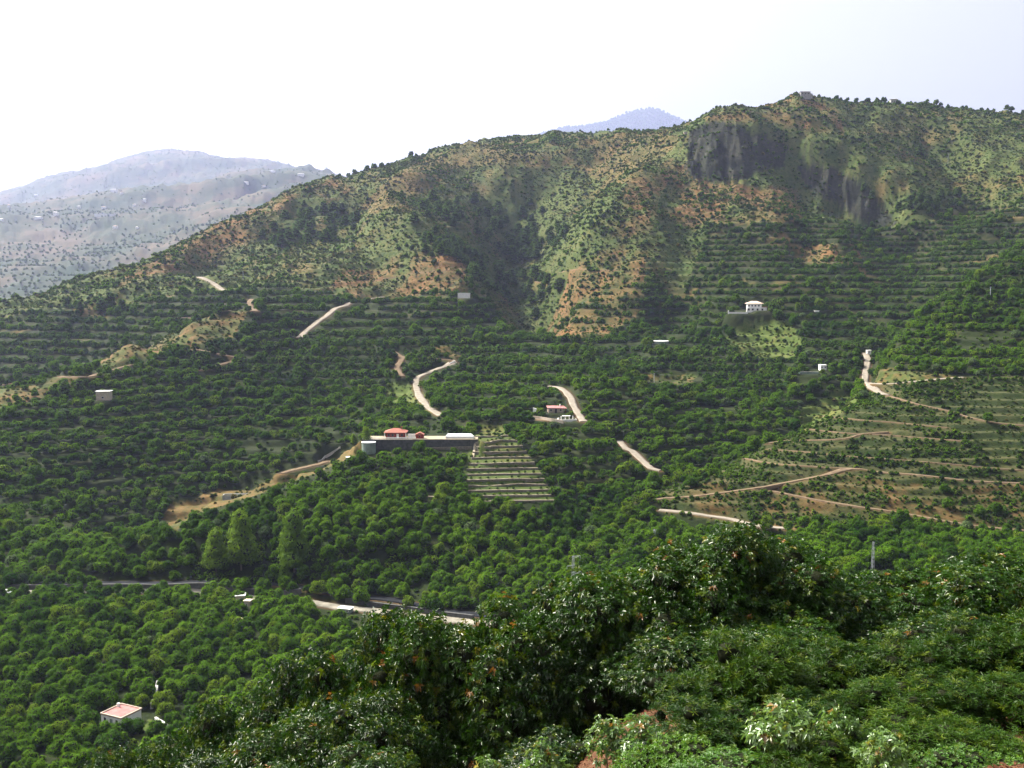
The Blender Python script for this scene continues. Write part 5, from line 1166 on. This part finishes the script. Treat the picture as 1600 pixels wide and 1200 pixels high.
for k, (o1, o2, lb) in enumerate((((2.3,1.2,-1.3),(2.3,1.2,-1.3),'topmost dark power cable between the two steel pylons'),((-2.1,-1.1,-4.2),(-2.1,-1.1,-4.2),'middle dark power cable between the two steel pylons'),((2.6,1.4,-6.6),(2.6,1.4,-6.6),'lowest dark power cable between the two steel pylons'))):
    cable('power_cable', tuple(A[i]+o1[i] for i in range(3)), tuple(B_[i]+o2[i] for i in range(3)), 2.0, lb)
print('built', round(time.time()-_t0, 1))
# ------------------------------------------------------------------ foreground trees
FG = {}
FG['avocado'] = [sprays('avocado_crown', 'lumpy', 7.6, .6, 6.4, 5000, 9, .21, .080, M['fg_avo'], 100+s_, .45, .006, .35, csc=.55) for s_ in range(4)]
FG['avored'] = [sprays('avocado_crown', 'lumpy', 7.6, .6, 6.4, 5000, 9, .21, .080, M['fg_avo'], 140+s_, .45, .035, .35, csc=.55) for s_ in range(2)]
FG['mango'] = [sprays('mango_crown', 'lumpy', 5.0, .3, 3.9, 1200, 12, .30, .052, M['fg_mango'], 110+s_, .12, .0, 1.3, csc=.5, flushcol=((.30,.12,.03),(.16,.20,.03))) for s_ in range(3)]
FG['bright'] = [sprays('shrub_crown', 'round', 2.4, .1, 1.7, 1100, 8, .10, .05, M['fg_bright'], 120+s_, .1, .0, .8) for s_ in range(2)]
FG['young'] = [sprays('young_crown', 'round', 2.0, .5, 2.6, 150, 8, .20, .10, M['fg_pale'], 130+s_, .55, .06, .3, csc=0, inner=.5) for s_ in range(3)]
def fgtree(kind, px_, py_, D, w_, label, name='avocado_tree', cat='tree', group=None, hmin=1.5):
    me, bl = FG[kind][int(px_*7+py_) % len(FG[kind])]; a, s_ = pix2as(px_, py_); x = float(a)*D; zg = float(gridz(x, D)); zt = float(s_)*D
    W0 = {'avocado':7.6,'avored':7.6,'mango':5.0,'bright':2.4,'young':2.0}[kind]; H0 = {'avocado':6.4,'avored':6.4,'mango':3.9,'bright':1.7,'young':2.6}[kind]
    hh = max(hmin, zt-zg); sx = w_/W0; sz_ = min(max(hh/H0, sx*.6), sx*1.45); zb = zt-H0*sz_
    e = empty(name, (x, D, zb), (px_*13.7) % 6.28, label=label, cat=cat, group=group); e.scale = (sx, sx, sz_)
    link(bpy.data.objects.new('crown', me), e); tm = trunk_mesh(kind+'_trunk', bl, {'avocado':1.6,'avored':1.6,'mango':.9,'bright':.3,'young':.9}[kind], {'avocado':.16,'avored':.16,'mango':.10,'bright':.03,'young':.035}[kind], M['bark'], 5)
    # the trunk reaches the ground
    t = link(bpy.data.objects.new('trunk', tm), e); gap = zb-zg
    if gap > .3:
        b = MB(); b.bar((0, 0, -gap/sz_-.3), (0, 0, .1), .15, .13, 8); link(bpy.data.objects.new('lower_trunk', b.mesh('lower_trunk', M['bark'])), e)
    return e
AV = [ # top pixel, distance, width, label
 (120,1222,56,7.5,'avocado tree at the far left end of the foreground canopy'),
 (205,1178,54,7.5,'low avocado tree second from the left end of the foreground canopy'),
 (290,1128,52,7.6,'avocado tree at left of the canopy, close right of the farmhouse garden'),
 (375,1082,50,7.8,'rounded avocado tree below the valley stone channel'),
 (462,1048,48,7.8,'avocado tree without red shoots, left of the red-tipped crowns'),
 (545,1008,46,7.8,'red-tipped avocado crown, left of three that meet the valley orchard'),
 (628,984,45,7.8,'red-tipped avocado crown with the tallest orange shoot, below the gravel river end'),
 (712,968,45,8.0,'avocado tree under the end of the gravel river bed'),
 (800,945,44,8.2,'avocado tree right of the gravel river bed end'),
 (885,925,44,8.2,'avocado crown directly below the steel pylon'),
 (965,902,44,8.2,'avocado crown right of the steel pylon foot'),
 (1040,884,45,7.8,'avocado crown with yellowing tips left of the highest crown'),
 (1100,832,44,8.4,'highest avocado crown with orange young shoots, peak of the foreground'),
 (1180,858,44,8.2,'avocado crown just right of the highest orange-tipped one'),
 (1262,866,44,8.2,'glossy dark avocado crown below the dirt track end'),
 (1340,902,45,7.8,'avocado crown in the dip of the foreground skyline on the right'),
 (1412,900,46,7.6,'avocado crown below the lone dark tree by the track'),
 (1490,880,44,8.2,'rounded avocado crown, higher one near the right edge'),
 (1575,880,45,8.0,'avocado crown next to the right edge of the foreground skyline'),
 (1660,880,46,8.0,'avocado crown cut by the right frame edge'),
 (1750,885,46,8.0,'avocado tree in the upper row beyond the right frame edge'),
 (1840,890,46,8.0,'outermost avocado tree of the upper row on the right'),
 (1680,960,39,7.4,'avocado tree of the lower row beyond the right frame edge'),
 (330,1200,42,6.6,'dark avocado tree in the lower canopy, leftmost of the shaded row'),
 (450,1135,41,7.0,'avocado tree in the lower canopy left of the black gap'),
 (575,1090,40,7.0,'leafy avocado tree with lit left side in the lower canopy'),
 (1065,990,40,6.6,'avocado tree leaning over the upper patch of red soil'),
 (1170,985,39,6.4,'dark avocado tree under the highest orange-tipped crown'),
 (1260,975,39,6.4,'glossy avocado tree behind the left mango bushes'),
 (1480,965,39,6.4,'dark avocado tree behind the right mango bushes'),
 (430,1222,36,5.6,'avocado branch tops at the bottom edge, left part'),
 (560,1180,35,5.6,'avocado crown with pale shoots near the bottom edge'),
 (875,1150,36,5.0,'dark avocado crown just left of the red soil'),
]
RED = {545,628,712,800,1040,1100,1180,690,1490}
for px_, py_, D, w_, lb in AV: fgtree('avored' if px_ in RED else 'avocado', px_, py_, D, w_, lb)
MG = [
 (1690,985,32,4.4,'mango bush just beyond the right frame edge, back row'),
 (1700,1070,28,4.2,'mango bush just beyond the right frame edge, front row'),
 (1790,1010,31,4.4,'outermost mango bush on the right'),
 (1095,1052,31,3.2,'mango bush at the left end of the foreground mango row'),
 (1175,1005,31,3.9,'tall mango bush right of the black gap'),
 (1255,1045,31.5,2.8,'mango bush between the two taller ones in the row'),
 (1335,1000,32,3.6,'tall mango bush in the centre of the mango row'),
 (1425,1005,32,3.6,'broad mango bush right of the row centre'),
 (1510,985,32,3.6,'mango bush near the right end of the row'),
 (1592,972,32,3.8,'mango bush at the right frame edge, back row'),
 (1120,1105,28,3.4,'small dark mango bush behind the bright shrubs'),
 (1275,1095,28,3.6,'dark mango bush behind the young pale tree'),
 (1395,1068,28.5,3.4,'dense mango bush in the second mango row'),
 (1490,1060,28.5,3.2,'dense mango bush in the second row near the soil patch'),
 (1600,1050,28.5,3.4,'mango bush at the right frame edge, second row'),
 (1440,1125,25,3.4,'mango shoots with young red leaves in the bottom right'),
 (1545,1135,24.5,3.4,'low mango bush in the bottom right corner'),
 (1240,1168,24,2.4,'low mango bush at the bottom edge below the brightest young tree'),
 (1330,1150,24.5,3.0,'low mango bush at the bottom edge'),
]
for px_, py_, D, w_, lb in MG: fgtree('mango', px_, py_, D, w_, lb, 'mango_tree')
for px_, py_, D, w_, lb in [(1225,1082,25,1.9,'young tree with pale glossy leaves, brightest in the foreground'),(1312,1100,25,1.3,'small young tree with pale leaves right of the brightest one'),(1000,1112,31,2.4,'young avocado tree with pale leaves above the red soil'),
        (1385,1140,23,1.5,'young tree with pale leaves near the bottom edge'),(850,1155,30,1.7,'young tree at the bottom edge left of the red soil'),(760,1180,32,1.6,'small leafy sapling in the black gap'),(950,1118,31,1.6,'thin young avocado tree left of the red soil gap')]:
    fgtree('young', px_, py_, D, w_, lb, 'young_tree')
for px_, py_, D, w_, lb in [(1070,1148,26,2.3,'bright yellow-green shrub right of the red soil patch'),(1010,1165,26,1.8,'bright green shrub beside the red soil patch, lower left'),(1150,1175,24,2.2,'bright yellow-green shrub at the bottom edge, left of the grass clump'),
        (1095,1190,24,1.8,'bright green shrub cut by the bottom edge'),(975,1192,27,1.4,'low bright green shrub at the left of the shrub line'),(1500,1170,23,2.0,'bright green shrub in the bottom right'),(1590,1185,23,2.0,'bright green shrub in the bottom right corner')]:
    fgtree('bright', px_, py_, D, w_, lb, 'green_shrub', 'shrub', hmin=.9)
# fallen leaves on the foreground soil
r = np.random.default_rng(77); n = 9000; y = 21+r.random(n)*20; x = (-.05+r.random(n)*.6)*y; z = gridz(x, y)+.03
V, Fc = cards(np.stack([x, y, z], 1), np.array([0,0,1])+r.normal(size=(n,3))*.35, .17, r, .5)
o = link(bpy.data.objects.new('fallen_leaves', npmesh('fallen_leaves', V, Fc, 3, M['litter']))); tag(o, 'brown fallen leaves on the red soil under the trees', kind='stuff')
print('fg', round(time.time()-_t0, 1))
# ------------------------------------------------------------------ air
b = MB(); b.box(-26000, 26000, -450, 24500, float(Z.min())-40, float(Z.max())+6); m, nt, bs = newmat('haze_air'); nt.nodes.remove(bs)
pv = N(nt, 'ShaderNodeVolumePrincipled'); pv.inputs['Density'].default_value = HAZE_DENSITY; pv.inputs['Color'].default_value = (*HAZE_COLOR, 1); pv.inputs['Anisotropy'].default_value = HAZE_G
nt.links.new(pv.outputs[0], nt.nodes['Material Output'].inputs['Volume']); o = b.build('haze', m); tag(o, 'thin sunlit haze over the valley', kind='stuff')
for me in bpy.data.meshes: pass
print('total tris', sum(len(m.loops)-2*len(m.polygons) for m in bpy.data.meshes), 'objects', len(bpy.data.objects), round(time.time()-_t0, 1))
